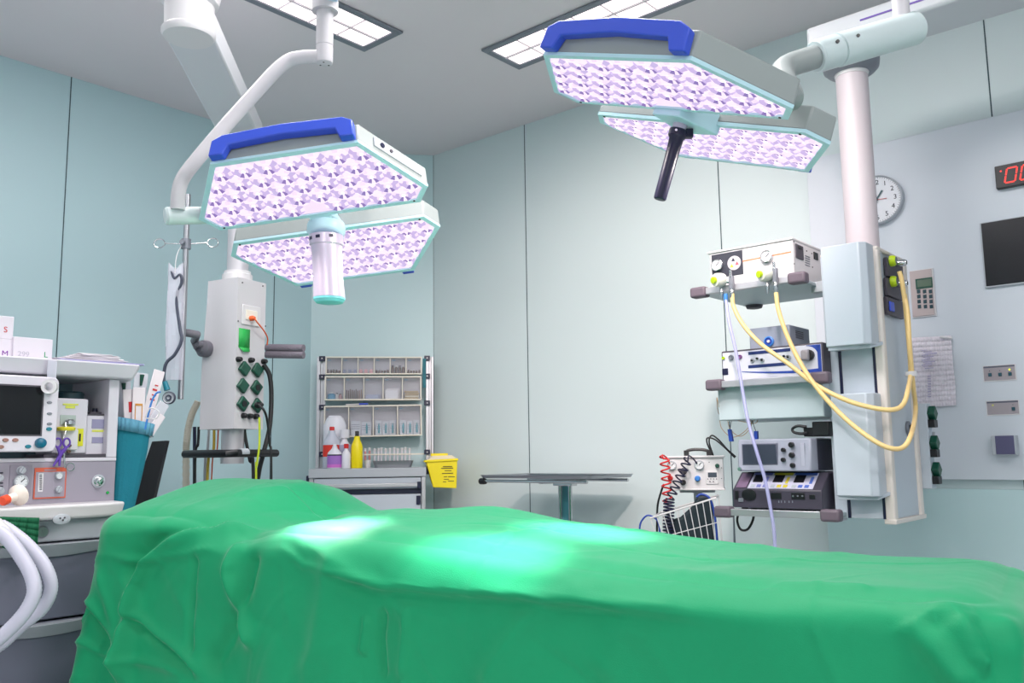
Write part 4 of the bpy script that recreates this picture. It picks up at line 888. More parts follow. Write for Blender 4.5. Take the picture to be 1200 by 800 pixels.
m.tube([(a.x, RY+.02, a.z), (a.x+(b.x-a.x)*.6, RY+.02, a.z+.004)], .0042, 10, 0); m.tube([(a.x+(b.x-a.x)*.6, RY+.02, a.z+.004), (b.x, RY+.02, a.z+.006)], .005, 10, 1)
m.build('marker_pen', [white, blue], fr=CW, label='white marker pen with blue cap lying on the bottom bin row', cat='pen')
a, b = cp(495.5, 420, RY+.01), cp(498.5, 454, RY+.01); MB().box(a.x, b.x+.004, RY+.01, RY+.02, b.z, a.z).build('hanging_strap', mat('teal_strap', (30, 110, 124), .6), fr=CW, label='teal strap hanging at the upper right post of the rack', cat='strap')
# rail with test tubes behind the bottles
CY = -.46
t = thing('instrument_cart', 'light grey instrument cart with drawers under the bin rack', 'cart', CW, (cp(432, 560, CY).x, CY/2, 0))
a, b = cp(361.5, 549.5, CY), cp(499.5, 558, CY); cx0, cx1 = a.x, b.x; zt_ = a.z; zb_ = b.z
MB().box(cx0, cx1, CY, -.1, zb_, zt_).build('worktop', lgrey, t, bevel=.004)
m = MB(); w = .022
for x in (cx0+.004, cx1-w-.004): MB().box(x, x+w, CY+.01, CY+.04, .12, zb_).build('corner_post', alum, t, bevel=.002); MB().box(x, x+w, -.15, -.12, .12, zb_).build('corner_post', alum, t, bevel=.002)
MB().box(cx0+w, cx1-w, CY+.05, -.13, .12, zb_-.005).build('body', lgrey, t)
z1 = cp(430, 561, CY).z; z2 = cp(430, 573, CY).z; z3 = cp(430, 579, CY).z
MB().box(cx0+w+.008, cx1-w-.008, CY+.012, CY+.05, z2, zb_-.004).build('top_drawer', bluegrey, t, bevel=.002)
zz = cp(430, 568.5, CY).z; hd_ = MB(); hd_.box(cx0+.05, cx1-.045, CY-.02, CY-.004, zz-.012, zz+.01); hd_.build('handle_bar', alum, t, bevel=.004)
for x in (cx0+.03, cx1-.052): MB().box(x, x+.022, CY-.022, CY+.014, zz-.02, zz+.016).build('handle_end', navy, t, bevel=.003)
MB().box(cx0+w+.004, cx1-w-.004, CY+.02, CY+.05, z3, z2-.002).build('drawer_gap', navy, t)
zq = [z3-.003, z3-.2, z3-.4, .16]
for k in range(3):
    d_ = MB().box(cx0+w+.008, cx1-w-.008, CY+.012, CY+.05, zq[k+1]+.006, zq[k]).build('drawer', bluegrey, t, bevel=.002)
    MB().box(cx1-w-.034, cx1-w-.010, CY+.002, CY+.013, zq[k]-.06, zq[k]-.01).build('latch', navy, d_, bevel=.002)
MB().box(cx0-.012, cx0-.0, CY+.004, CY+.05, zb_-.02, zb_+.014).build('corner_bumper', navy, t, bevel=.003)
for x in (cx0+.04, cx1-.04):
    for y in (CY+.05, -.16): q = MB(); q.cyl((x-.015, y, .05), (x+.015, y, .05), .05, n=20); q.box(x-.02, x+.02, y-.02, y+.02, .05, .12); q.build('castor', dgrey, t)
# bottles
def bottle(px, base_y, top_y, wpx, yl, mb_, mc, label, prof, cap=(.4, .12), cat='bottle', lab=None, name='bottle', grp=None, flat=.8, cname='cap'):
    a = cp(px, base_y, yl); b = cp(px, top_y, yl); w = (cp(px+wpx/2, base_y, yl)-cp(px-wpx/2, base_y, yl)).x/2; H_ = b.z-zt_; O = Vector((a.x, yl, zt_+.0006))
    tt = thing(name, label, cat, CW, O, grp); S_ = Matrix.Translation(O) @ Matrix.Diagonal((1, flat, 1, 1)) @ Matrix.Translation(-O)
    hb_ = H_*(1-cap[1]); m = MB(); m.lathe([(w*.92, 0)]+[(w*r_, hb_*h_) for r_, h_ in prof], O, n=24).xf(S_); m.build('bottle_body', mb_, tt, ang=50)
    m = MB(); m.lathe([(w*cap[0], hb_-.002), (w*cap[0], H_*.985), (w*cap[0]*.8, H_)], O, n=18).xf(S_); m.build(cname, mc, tt)
    for (h0, h1, mm, f) in (lab or []):
        m = MB(); m.lathe([(w*1.012, H_*h0), (w*1.012, H_*h1)], O, n=24); m.f = m.f[:-2]; m.m = m.m[:-2]; keep = [k for k in range(24) if abs(((k+.5)/24*2*PI-1.5*PI+PI) % (2*PI)-PI) < f]; m.f = [m.f[k] for k in keep]; m.m = [0]*len(keep); m.xf(S_).build('label_band', mm, tt)
    return tt
P1 = [(1, .04), (1, .62), (.9, .72), (.5, .86), (.34, .93), (.34, 1)]
P2 = [(1, .03), (1, .66), (.85, .76), (.42, .9), (.36, 1)]
wb = mat('bottle_white', (226, 226, 236), .35); wtr = mat('bottle_translucent', (206, 210, 226), .3, alpha=.88)
bottle(392, 546, 487, 27, -.212, wb, wb, 'big white canister at the back left of the cart top', [(1, .02), (1, .85), (.8, .95), (.7, 1)], (.6, .04), 'canister', name='canister', flat=.55)
bottle(388.5, 548, 500, 21, -.31, wtr, red, 'clear bottle with red cap and red label at the left of the cart top', P2, (.28, .09), lab=[(.28, .56, mat('label_red', (214, 52, 40), .5), 1.3)])
bottle(403.5, 547, 503, 16, -.31, wb, wb, 'white bottle with white cap behind the small red capped one', P2, (.7, .22), lab=[(.3, .6, mat('label_mauve', (170, 170, 200), .5), 1.2)])
bottle(392, 549, 520, 17.5, -.40, wb, wb, 'small white bottle with pink and purple label in front of the red labelled bottle', P1, (.24, .1), lab=[(.04, .17, mat('label_magenta', (206, 110, 200), .5), 1.45), (.17, .52, mat('label_violet', (160, 110, 196), .5), 1.45), (.52, .57, navy, 1.45)])
bottle(405.5, 549, 520, 10.5, -.41, wb, red, 'small white bottle with red cap left of the yellow bottle', P2, (.55, .17))
bottle(418, 549.3, 505, 13.8, -.40, mat('bottle_yellow', (240, 220, 8), .35), black, 'yellow bottle with black cap on the cart top', [(1, .03), (1, .66), (.9, .74), (.52, .9), (.5, 1)], (.33, .14))
# steel dish and tube rail
a, b = cp(437, 541, -.36), cp(484, 549, -.36); m = MB()
def loop(x0, x1, y0, y1, z, n=8, r=.02):
    P = []
    for cx, cy, a0 in ((x1-r, y0+r, -PI/2), (x1-r, y1-r, 0), (x0+r, y1-r, PI/2), (x0+r, y0+r, PI)):
        for k in range(n): q = a0+PI/2*k/(n-1); P.append(Vector((cx+r*math.cos(q), cy+r*math.sin(q), z)))
    return P
ls = [loop(a.x+.012, b.x-.012, -.41, -.31, zt_+.0008), loop(a.x, b.x, -.42, -.30, zt_+.038), loop(a.x-.004, b.x+.004, -.424, -.296, zt_+.040), loop(a.x+.003, b.x-.003, -.417, -.303, zt_+.037), loop(a.x+.016, b.x-.016, -.406, -.314, zt_+.004)]
for i in range(4):
    for j in range(32): m.quad((ls[i][j], ls[i][(j+1) % 32], ls[i+1][(j+1) % 32], ls[i+1][j]))
m.quad(ls[0]); m.quad(ls[4]); m.build('kidney_tray', steel, fr=CW, label='shallow steel tray on the cart top beside the yellow bottle', cat='tray')
a = cp(432, 539, -.36); m = MB(); m.lathe([(.016, 0), (.021, .045), (.0195, .045), (.015, .003)], (cp(431, 549, -.36).x, -.36, zt_+.0008), n=20)
m.build('plastic_cup', white, fr=CW, label='white plastic cup between the yellow bottle and the steel tray', cat='cup')
a, b = cp(424, 531, -.14), cp(497, 531, -.14); z_ = a.z; t = thing('tube_rail', 'white rail holding a row of sample tubes behind the steel tray', 'rail', CW, ((a.x+b.x)/2, -.14, z_))
MB().box(a.x, b.x, -.15, -.145, z_-.012, z_-.004).box(a.x, b.x, -.125, -.12, z_-.012, z_-.004).box(a.x, a.x+.006, -.15, -.09, z_-.012, z_-.004).box(b.x-.006, b.x, -.15, -.09, z_-.012, z_-.004).build('rail', cream, t)
tubes = []
for i, px in enumerate((428, 433, 439, 443.5, 447, 452, 457, 462, 466, 471, 475, 480)):
    c = cp(px, 531, -.1375); hh = (.012, .016, .01)[i % 3]
    tt = thing('sample_tube', 'white capped sample tube in the rail above the steel tray', 'tube', CW, (c.x, -.1375, z_-.06), 'sample tubes in the white rail')
    m = MB(); m.lathe([(.004, -.060), (.0068, -.055), (.0068, hh)], (c.x, -.1375, z_), n=12); m.build('tube_body', mat('tube_white', (224, 222, 230), .35) if i > 1 else mat('tube_rose', (216, 150, 150), .4), tt)
    MB().lathe([(.0085, hh), (.0085, hh+.016), (.006, hh+.018)], (c.x, -.1375, z_), n=12).build('cap', white, tt)
# yellow sharps container hanging beside the cart
t = thing('sharps_container', 'yellow sharps container with pale lid hanging right of the cart', 'container', CW, (cp(518, 572, -.4).x, -.34, cp(518, 572, -.42).z))
def sc_(px, py, yl=-.42): return CW.y(px, py, yl)
lo = [sc_(507.5, 571), sc_(535, 572), sc_(535, 569.5)+Y_*.13, sc_(507.5, 568.5)+Y_*.13]; hi = [sc_(499.5, 541), sc_(536, 538.5), sc_(537, 538.5)+Y_*.16, sc_(499, 541)+Y_*.16]
ylw = mat('sharps_yellow', (240, 220, 16), .4)
m = MB(); m.prism(lo, hi); m.build('tub', ylw, t, bevel=.004)
q0, q1 = sc_(497, 541.5, -.43), sc_(537.5, 533.5, -.43); zl0 = hi[0].z-.002
m = MB(); m.prism([(q0.x, -.432, zl0), (q1.x, -.432, zl0+.008), (q1.x, -.25, zl0+.008), (q0.x, -.25, zl0)], [(q0.x+.004, -.425, zl0+.012), (q1.x-.004, -.425, zl0+.020), (q1.x-.004, -.256, zl0+.020), (q0.x+.004, -.256, zl0+.012)]); m.build('lid_rim', ylw, t, bevel=.003)
m = MB(); m.prism([(q0.x+.02, -.415, zl0+.012), (q1.x-.01, -.415, zl0+.018), (q1.x-.01, -.27, zl0+.018), (q0.x+.02, -.27, zl0+.012)], [(q0.x+.05, -.385, zl0+.036), (q1.x-.035, -.385, zl0+.038), (q1.x-.035, -.295, zl0+.038), (q0.x+.05, -.295, zl0+.036)]); m.build('lid', mat('lid_cream', (236, 222, 190), .45), t, bevel=.004)
c_ = sc_(517, 530, -.35); MB().box(c_.x-.06, c_.x+.04, -.35, -.29, zl0+.034, zl0+.05).build('flap', ylw, t, bevel=.003)
m = MB()
for k, (x0, x1, y) in enumerate(((519, 530, 546), (517, 531, 548), (521, 529, 551), (518, 531, 554), (520, 524, 558), (525, 533, 558), (520, 526, 561), (519, 523, 564), (525, 532, 563))): m.pb(CW, x0, y, x1, y+.9, -.4225+(.0 if y < 550 else .002), .002)
m.build('print', mat('print_dark', (110, 100, 30), .6), t)
MB().box(cx1+.0, q0.x+.03, -.36, -.33, zl0-.07, zl0-.03).build('hanger', navy, t, bevel=.002)
# ------------------------------------------------------------------ side tray table
RWp = lambda px, py, yl: RW.y(px, py, yl)
TY = -.55
t = thing('tray_table', 'stainless tray table on a single post against the pale wall', 'table', RW, (RWp(662, 560, -.35).x, -.35, 0))
a, b = RWp(561, 561, TY), RWp(733, 556, -.30); zt2 = RWp(640, 558, TY).z; d1 = RWp(700, 553, -.12)
xl, xr = RWp(560, 560, TY).x, RWp(689, 556, TY).x
zt2 = RWp(600, 560.5, TY).z
m = MB(); ls = [loop(xl+.01, xr-.01, TY+.01, -.16, zt2-.0, r=.03), loop(xl, xr, TY, -.15, zt2+.014, r=.035), loop(xl-.006, xr+.006, TY-.006, -.144, zt2+.016, r=.035), loop(xl+.008, xr-.008, TY+.008, -.158, zt2+.013, r=.03), loop(xl+.016, xr-.016, TY+.016, -.166, zt2+.003, r=.03)]
for i in range(4):
    for j in range(32): m.quad((ls[i][j], ls[i][(j+1) % 32], ls[i+1][(j+1) % 32], ls[i+1][j]))
m.quad(ls[0]); m.quad(ls[4]); m.build('tray_top', steel, t)
m = MB(); y_ = TY+.02; m.tube([(xl+.03, y_, zt2-.014), (xr-.02, y_, zt2-.014)], .008, 12); m.build('front_bar', chrome, t)
m = MB(); m.tube([(xl+.03, -.19, zt2-.014), (xr-.02, -.19, zt2-.014)], .008, 12); m.build('rear_bar', chrome, t)
xc = RWp(659, 575, -.36).x; MB().box(xc-.012, xc+.012, TY+.02, -.19, zt2-.026, zt2-.008).build('cross_bar', chrome, t, bevel=.003)
MB().lathe([(.014, 0), (.016, .01), (.016, .035), (.012, .04)], (xl+.035, y_, zt2-.016), -X_, 16).build('knob', black, t)
x0_, x1_ = RWp(655.5, 575, -.36).x, RWp(669, 575, -.36).x
m = MB(); m.cyl((x0_+.005, -.36, .06), (x0_+.005, -.36, zt2-.02), .010, n=16); m.build('post', chrome, t); m = MB(); m.cyl((x1_-.005, -.36, .06), (x1_-.005, -.36, zt2-.02), .010, n=16); m.build('post', chrome, t)
MB().box(x0_+.012, x1_-.012, -.352, -.348, .06, zt2-.02).build('post_panel', mat('teal_post_panel', (70, 140, 152), .4), t)
MB().box(x0_-.022, x1_+.022, -.385, -.335, zt2-.04, zt2-.018).build('clamp', chrome, t, bevel=.004)
m = MB(); m.box(x0_-.25, x1_+.25, -.385, -.335, .05, .085); m.build('foot', steel, t, bevel=.006)
MB().box((x0_+x1_)/2-.025, (x0_+x1_)/2+.025, -.60, -.12, .05, .08).build('cross_foot', steel, t, bevel=.006)
for x, y in ((x0_-.23, -.36), (x1_+.23, -.36), ((x0_+x1_)/2, -.58), ((x0_+x1_)/2, -.14)): MB().cyl((x-.012, y, .026), (x+.012, y, .026), .026, n=16).build('castor', dgrey, t)
# ------------------------------------------------------------------ things on the right wall
PW = -.031
def wp(px, py, yl=PW): return RW.y(px, py, yl)
c = wp(1036, 235.5); R_ = abs(wp(1036, 207).z-c.z); t = thing('wall_clock', 'round white wall clock half hidden by the pendant column', 'clock', RW, c-Z_*R_)
c = wp(1029.5, 235.5)
m = MB(); m.lathe([(R_, 0), (R_, .028), (R_*.955, .032), (R_*.93, .024)], c+Y_*.0005, -Y_, 48); m.f = m.f[:-1]; m.m = m.m[:-1]; m.build('rim', lgrey, t)
MB().cyl(c-Y_*.022, c-Y_*.023, R_*.935, n=48).build('dial_face', mat('clock_face', (226, 228, 234), .5), t)
for k in range(1, 13):
    a = k*PI/6; s_ = str(k); rr = R_*.72; pos = c+Vector((rr*math.sin(a)-.0075*len(s_), -.0235, rr*math.cos(a)-.010)); text(s_, .021, pos, X_, Z_, ink, t, 'numeral')
def hand(a, L_, w, mm, name): X = Matrix.Translation(c-Y_*.026) @ Matrix.Rotation(a, 4, 'Y'); MB().box(-w, w, -.001, 0, -L_*.2, L_, X=X).build(name, mm, t)
hand(.62, R_*.42, .0035, mat('hand_dark', (40, 84, 92), .4), 'hour_hand'); hand(-.05, R_*.72, .0022, MATS['hand_dark'], 'minute_hand'); hand(1.62, R_*.40, .001, red, 'second_hand'); MB().cyl(c-Y_*.024, c-Y_*.030, .006, n=16).build('pin', ink, t)
m = MB()
for k in range(60): a = k*PI/30; X = Matrix.Translation(c-Y_*.0235) @ Matrix.Rotation(a, 4, 'Y'); m.box(-.0006, .0006, -.0004, 0, R_*.87, R_*.92, X=X)
m.build('minute_marks', ink, t)
# red digit clock
a, b = wp(1167, 197), wp(1169.5, 223); dx0 = a.x; dh = a.z-b.z; t = thing('digital_clock', 'black digital clock with red zeros at the right edge', 'clock', RW, (dx0+.2, PW, b.z))
MB().box(dx0, dx0+.46, PW-.025, PW+.0005, b.z, a.z).build('case', black, t, bevel=.002)
dig = mat('red_led_digit', (120, 10, 10), .4, em=(255, 52, 40), es=1.3)
for k in range(4):
    x0 = dx0+.037+k*.053+(.03 if k > 1 else 0); zc_ = (a.z+b.z)/2; hh = dh*.31; w = .036; th = .0055; y = PW-.0262; sh = .006
    m = MB()
    def seg_(p, q):
        p = Vector(p); q = Vector(q); d_ = (q-p).normalized(); n_ = Vector((-d_.z, 0, d_.x))*th/2; p = p+d_*.002; q = q-d_*.002
        m.prism([p+n_, q+n_, q-n_, p-n_], [v+Y_*.001 for v in (p+n_, q+n_, q-n_, p-n_)])
    P = lambda u, v: (x0+u*w+v*sh, y, zc_+v*hh)
    for p, q in ((P(0, 1), P(1, 1)), (P(0, -1), P(1, -1)), (P(0, 1), P(0, 0)), (P(0, 0), P(0, -1)), (P(1, 1), P(1, 0)), (P(1, 0), P(1, -1))): seg_(p, q)
    m.build('digit', dig, t)
MB().cyl((dx0+.021, PW-.025, (a.z+b.z)/2+dh*.24), (dx0+.021, PW-.0262, (a.z+b.z)/2+dh*.24), .0035, n=10).build('indicator_dot', dig, t)
# black screen
a, b = wp(1148.5, 262), wp(1154.5, 338); t = thing('wall_screen', 'black rectangular screen on the right wall under the digital clock', 'screen', RW, (a.x+.3, PW, b.z))
MB().box(a.x, a.x+.70, PW-.012, PW+.0005, b.z, a.z).build('frame', lgrey, t, bevel=.002)
MB().box(a.x+.006, a.x+.694, PW-.0135, PW-.011, b.z+.006, a.z-.004).build('glass', mat('black_glass', (14, 15, 22), .25), t)
# keypad
a, b = wp(1069, 317.5), wp(1098, 370); t = thing('wall_keypad', 'beige wall keypad with small display right of the pendant', 'keypad', RW, ((a.x+b.x)/2, PW, b.z))
MB().box(a.x-.01, b.x, PW-.006, PW+.0005, b.z, a.z).build('surround', white, t, bevel=.001)
MB().box(a.x-.008, b.x-.006, PW-.011, PW-.005, b.z+.005, a.z-.003).build('panel', mat('keypad_beige', (186, 172, 172), .5), t, bevel=.001)
def kb(x0, y0, x1, y1, m_, n_, d=.003): MB().pb(RW, x0, y0, x1, y1, PW-.011-d, d).build(n_, m_, t, bevel=.0008)
kb(1072.5, 327, 1093, 336.5, dgreen, 'display_frame'); kb(1074.5, 328.5, 1091.5, 334.5, mat('lcd_green', (84, 106, 88), .3), 'display', .004)
for r_ in range(4):
    for q in range(3): x = 1074.2+q*7+r_*.35; y = 339.5+r_*5.9; kb(x, y, x+4.2, y+3.7, mat('key_teal', (22, 62, 74), .4), 'key')
# taped paper
a = wp(1070, 396); b = wp(1119, 475); m = MB(); nx_, nz_ = 16, 14; G = []
for i in range(nz_+1):
    row = []
    for j in range(nx_+1):
        u, v = j/nx_, i/nz_; p = wp(1068, 396).lerp(wp(1115, 393), u).lerp(wp(1070, 478).lerp(wp(1122, 475), u), v); bl = .006+.012*v*v+.004*math.sin(u*7+v*5)+.003*math.sin(v*13-u*4); row.append(p-Y_*bl)
    G.append(row)
for i in range(nz_):
    for j in range(nx_): m.quad((G[i][j], G[i][j+1], G[i+1][j+1], G[i+1][j]))
t = thing('paper_sheet', 'wrinkled white sheet of paper taped to the right wall behind the pendant', 'paper', RW, G[-1][8])
o = m.build('sheet', mat('wall_paper', (226, 220, 230), .8, bump=.15, bscale=14), t, ang=180); md = o.modifiers.new('t', 'SOLIDIFY'); md.thickness = .0008
m = MB()
for k in range(12):
    y0 = 410+k*1.9; x0 = 1080+ (k % 3)*2; m.pb(RW, x0, y0, x0+6+(k*7 % 5)*2, y0+.5, PW-.0165-.0004*k, .0003)
for k in range(9): y0 = 440+k*3; m.pb(RW, 1087, y0, 1091, y0+1.2, PW-.020-.0008*k, .0004)
m.build('faint_print', mat('faint_ink', (178, 172, 200), .8), t)
p0, p1 = wp(1102, 394.5, PW-.014), wp(1116, 396, PW-.014); m = MB(); m.tube([p0, p1], .005, 10); m.build('tape', white, t)
# two switch plates and a dark box
def plate(x0, y0, x1, y1, label, btns, dots):
    a, b = wp(x0, y0), wp(x1, y1); tt = thing('switch_plate', label, 'switch', RW, ((a.x+b.x)/2, PW, b.z))
    MB().box(a.x-.003, b.x+.003, PW-.002, PW+.0005, b.z-.004, a.z+.002).build('edge', white, tt); MB().box(a.x, b.x, PW-.004, PW-.001, b.z, a.z).build('plate', mat('plate_taupe', (160, 152, 158), .45), tt, bevel=.0008)
    MB().box(a.x, b.x, PW-.0045, PW-.0035, a.z-.007, a.z-.001).build('header', mat('plate_dark', (90, 92, 108), .5), tt)
    for px, py in btns: MB().pb(RW, px-2.2, py-1.9, px+2.2, py+1.9, PW-.007, .003).build('button', mat('button_teal', (28, 76, 92), .4), tt, bevel=.0008)
    for px, py, mm in dots: c = wp(px, py, PW-.004); MB().cyl(c, c-Y_*.0015, .0035 if mm is not ink else .0015, n=12).build('lamp', mm, tt)
yl_led = mat('yellow_led', (230, 232, 60), .4, em=(230, 236, 60), es=1.0); yl_off = mat('yellow_dim', (206, 206, 110), .4)
plate(1152.5, 429.5, 1190.5, 444, 'switch plate with three dark buttons on the right wall', ((1160, 439), (1171.8, 438.6), (1183.5, 438)), ((1159.5, 434.5, ink), (1171.5, 434, ink), (1183, 432.8, yl_led)))
plate(1156.5, 470.5, 1194.5, 484.5, 'switch plate with one dark button below the three button plate', ((1187.5, 478.8),), ((1163.5, 474.7, yl_off), (1187, 474, ink)))
a, b = wp(1165, 510.5), wp(1192, 532.5); t = thing('wall_box', 'square dark violet box on the right wall below the switch plates', 'wall box', RW, ((a.x+b.x)/2, PW, b.z))
MB().box(a.x, b.x+.008, PW-.05, PW+.0005, b.z, a.z).build('case', lgrey, t, bevel=.002); a2, b2 = RW.y(1165.8, 510.6, PW-.052), RW.y(1189.6, 532, PW-.052); MB().box(a2.x, b2.x, PW-.053, PW-.049, b2.z, a2.z).build('cover', mat('violet_grey', (84, 82, 116), .5), t, bevel=.001)
# ------------------------------------------------------------------ right ceiling pendant
o_ = ray(1040, 500); o_ = EYE+o_*(2.9/o_.y); PF = Fr((o_.x, o_.y, 0), BZ)
def pp(px, py, yl=0): return PF.y(px, py, yl)
def ps(px, py, xl=0): return PF.x(px, py, xl)
zt = ps(1040, 297).z; zb = ps(1048, 613).z; wd = abs(pp(980, 560, .03).x); dp = ps(1072, 450).y
t = thing('ceiling_pendant', 'large ceiling pendant column with equipment shelves on the right', 'ceiling pendant', PF, (-wd/2, dp/2, zb), 'ceiling pendants')
fr_m = mat('pendant_frame', (222, 214, 208), .38)
m = MB(); m.box(-wd, -.004, .03, dp-.01, zb+.01, zt-.004); core = m.build('core', bluegrey, t, bevel=.004)
# cream corner extrusions down the side
for y0, y1, nm in ((-.0, .035, 0), (dp-.045, dp-.008, 1)):
    m = MB(); n = 8; P = []
    for k in range(n+1): a = PI/2*k/n; P.append((.004+.0*k, 0))
    m.box(-.028, .006, y0, y1, zb, zt); m.build('corner_rail', fr_m, t, bevel=.008, segs=3)
m = MB(); m.box(-wd, -.028, .004, .030, zb+.012, zt-.004); m.build('front_panel', bluegrey, t, bevel=.002)
for px in (985.5, 1026): 
    xx = pp(px, 440, .002).x; MB().box(xx-.005, xx+.005, .001, .006, zb+.012, zt-.01).build('slot', navy, t)
xx = pp(1006, 613, .004).x
m = MB(); m.prism([(-.030, -.002, zb-.004), (.008, -.002, zb-.004), (.008, dp-.005, zb-.004), (-.030, dp-.005, zb-.004)], [(-.030, -.002, zb+.012), (.010, -.004, zb+.012), (.010, dp-.003, zb+.012), (-.030, dp-.003, zb+.012)]); m.build('end_cap', fr_m, t, bevel=.003)
m = MB(); m.box(-wd, .006, .0, dp-.008, zt-.006, zt+.006); m.build('top_cap', fr_m, t, bevel=.004)
# two protruding cabinets
def cab(x0, yt, x1, yb, label_, bot):
    f = -.085; a, b = pp(x0, yt, f), pp(x1, yb, f); m = MB(); c = .020
    lo = [(a.x, f, b.z), (b.x, f, b.z), (b.x+c, f+c*1.0, b.z), (b.x+c, .012, b.z), (a.x-.006, .012, b.z)]; 
    m.prism([Vector(p) for p in lo], [Vector((p[0], p[1], a.z)) for p in lo]); o = m.build('cabinet', bluegrey, t, bevel=.004)
    m = MB(); m.box(b.x+c-.001, -.004, .004, .03, b.z+.005, a.z-.005); m.build('cabinet_web', fr_m, o, bevel=.002)
    m = MB(); m.prism([(b.x+c-.01, f+c*1.4, b.z-.012), (b.x+c+.014, .01, b.z+.004), (b.x+c-.01, .012, b.z-.004), (a.x, .012, b.z-.006), (a.x+.004, f+.006, b.z-.012)], [(b.x+c-.01, f+c*1.4, b.z+.002), (b.x+c+.014, .01, b.z+.016), (b.x+c-.01, .012, b.z+.004), (a.x, .012, b.z+.002), (a.x+.004, f+.006, b.z+.002)]); m.build('cabinet_base', bluegrey, o, bevel=.002)
cab(961, 290, 1013, 403, '', 0); cab(973, 462, 1022, 582, '', 0)
# outlet strip on the side
for i, (py0, py1) in enumerate(((301, 323), (325, 345), (347, 366))):
    a, b = ps(1038, py0, .008), ps(1058, py1+8, .008); o = MB().box(.0, .012, a.y, b.y, b.z, a.z).build('outlet', dgrey, t, bevel=.002)
    if i < 2:
        c = ps(1043.5+i*1.2, 306+i*24, .012); MB().lathe([(.019, 0), (.019, .012), (.014, .02), (.010, .014)], c, X_, 24, ms=[0, 0, 1]).build('outlet_ring', [lime, mgrey], o)
        c = ps(1050+i*1, 309+i*24, .012); MB().lathe([(.012, 0), (.012, .03), (.008, .036)], c, X_, 16).build('outlet_valve', chrome, o)
    else: MB().box(.012, .018, a.y+.012, a.y+.055, b.z+.012, b.z+.045).build('blue_key', blue, o, bevel=.002)
c = ps(1065, 502, .0); m = MB(); m.lathe([(.026, 0), (.026, .006), (.018, .010), (.014, .006)], c-X_*.003, X_, 24); lk = m.build('lock', mgrey, t); MB().box(.004, .014, c.y-.004, c.y+.004, c.z-.012, c.z+.012).build('key_slot', black, lk)
# green outlets on the far side plate
bk = dp-.006; a, b = ps(1076, 472, .0), ps(1092, 575, .02)
xx = .035; pl = MB().box(-.03, xx, bk, bk+.05, ps(1080, 574, .03).z, ps(1080, 472, .03).z).build('rear_outlet_plate', bluegrey, t, bevel=.002)
for py in (484, 519, 551):
    c = PF.x(1083, py, xx); X = Matrix.Translation((xx+.012, bk+.025, c.z)) @ Matrix.Rotation(PI/4, 4, 'X'); s_ = MB().box(-.012, .012, -.020, .020, -.020, .020, X=X).build('socket', dgreen, pl, bevel=.003)
    MB().box(xx, xx+.022, bk+.004, bk+.046, c.z-.05, c.z-.022).build('socket_base', black, pl, bevel=.002)
c = PF.x(1090, 515, .07); MB().box(xx-.02, xx+.008, bk+.05, bk+.06, c.z-.05, c.z+.03).build('side_clip', lgrey, pl, bevel=.002)
# column, collar and beam
ccx, ccy = -wd/2+.014, .125; W_ = PF.w((ccx, ccy, 0))
zc0 = W0.y(998, 84, W_.y).z; q = W0.y(1000, 190, W_.y)
m = MB(); m.cyl((ccx, ccy, zt), (ccx, ccy, zc0+.03), .056, n=36); m.build('column', mat('column_white', (206, 196, 202), .4), t)
m = MB(); m.lathe([(.058, -.012), (.060, -.002), (.060, .0), (.082, .004), (.096, .018), (.100, .04), (.100, .075), (.09, .09)], (ccx, ccy, zc0-.01), n=40, ms=[1, 1, 0, 0, 0, 0, 0]); m.build('collar', [mgrey, white], t)
zbm = zc0+.085; m = MB(); m.box(-wd/2-.10, 2.0, ccy-.12, ccy+.10, zbm, zbm+.078); m.build('boom_beam', mat('boom_white', (206, 208, 214), .38), t, bevel=.012)
MB().box(.0, 2.0, ccy-.1225, ccy-.119, zbm+.036, zbm+.042).build('beam_stripe', purple, t)
MB().lathe([(.09, 0), (.12, .05), (.13, ZC-zbm-.078)], (1.9, ccy-.01, zbm+.078), n=32).build('ceiling_hub', white, t)
# shelves
shelf_m = mat('shelf_blue_grey', (186, 200, 206), .4)
def shelf(name_px, depth, thick, label=None, side=True):
    (x0, y0), (x1, y1), f = name_px; a, b = pp(x0, y0, f), pp(x1, y1, f); z = (a.z+b.z)/2
    o = MB().box(a.x+.03, b.x-.03, f+.012, f+depth, z-thick, z+.006).build('shelf', shelf_m, t, bevel=.003)
    MB().box(a.x+.025, b.x-.03, f-.006, f+.014, z-.012, z+.012).build('shelf_rail', alum, o, bevel=.002)
    for s_, x in ((1, a.x), (-1, b.x)):
        m = MB(); xa, xb = sorted((x, x+s_*.065)); m.box(xa, xb, f-.014, f+.03, z-.020, z+.020); h = m.build('shelf_bumper', mat('bumper_mauve', (104, 92, 104), .5), o, bevel=.009, segs=3)
    return a.x, b.x, z
S1 = shelf(((810, 343), (945, 325), -.10), .40, .008); S2 = shelf(((828, 453), (972, 440), -.10), .40, .008); S3 = shelf(((838, 600.5), (985, 603), -.13), .42, .008)
# box under the middle shelf
a, b = pp(841, 462, -.06), pp(966, 488, -.06); MB().box(a.x, b.x, -.06, .27, b.z, S2[2]-.007).build('shelf_box', shelf_m, t, bevel=.004)
MB().box(S2[1]-.05, -wd+.004, .06, .10, S2[2]-.03, S2[2]+.03).build('shelf_bracket', lgrey, t, bevel=.003); MB().box(S3[1]-.09, -wd+.004, .05, .10, S3[2]-.03, S3[2]+.03).build('shelf_bracket', lgrey, t, bevel=.003); MB().box(S1[1]-.05, -wd+.004, .06, .10, S1[2]-.03, S1[2]+.01).build('shelf_bracket', lgrey, t, bevel=.003)
c = PF.z(884, 361, S1[2]-.02); MB().lathe([(.035, 0), (.03, -.012), (.02, -.014)], (c.x, c.y, S1[2]-.0085), Z_, 24).build('shelf_foot', dgrey, t)
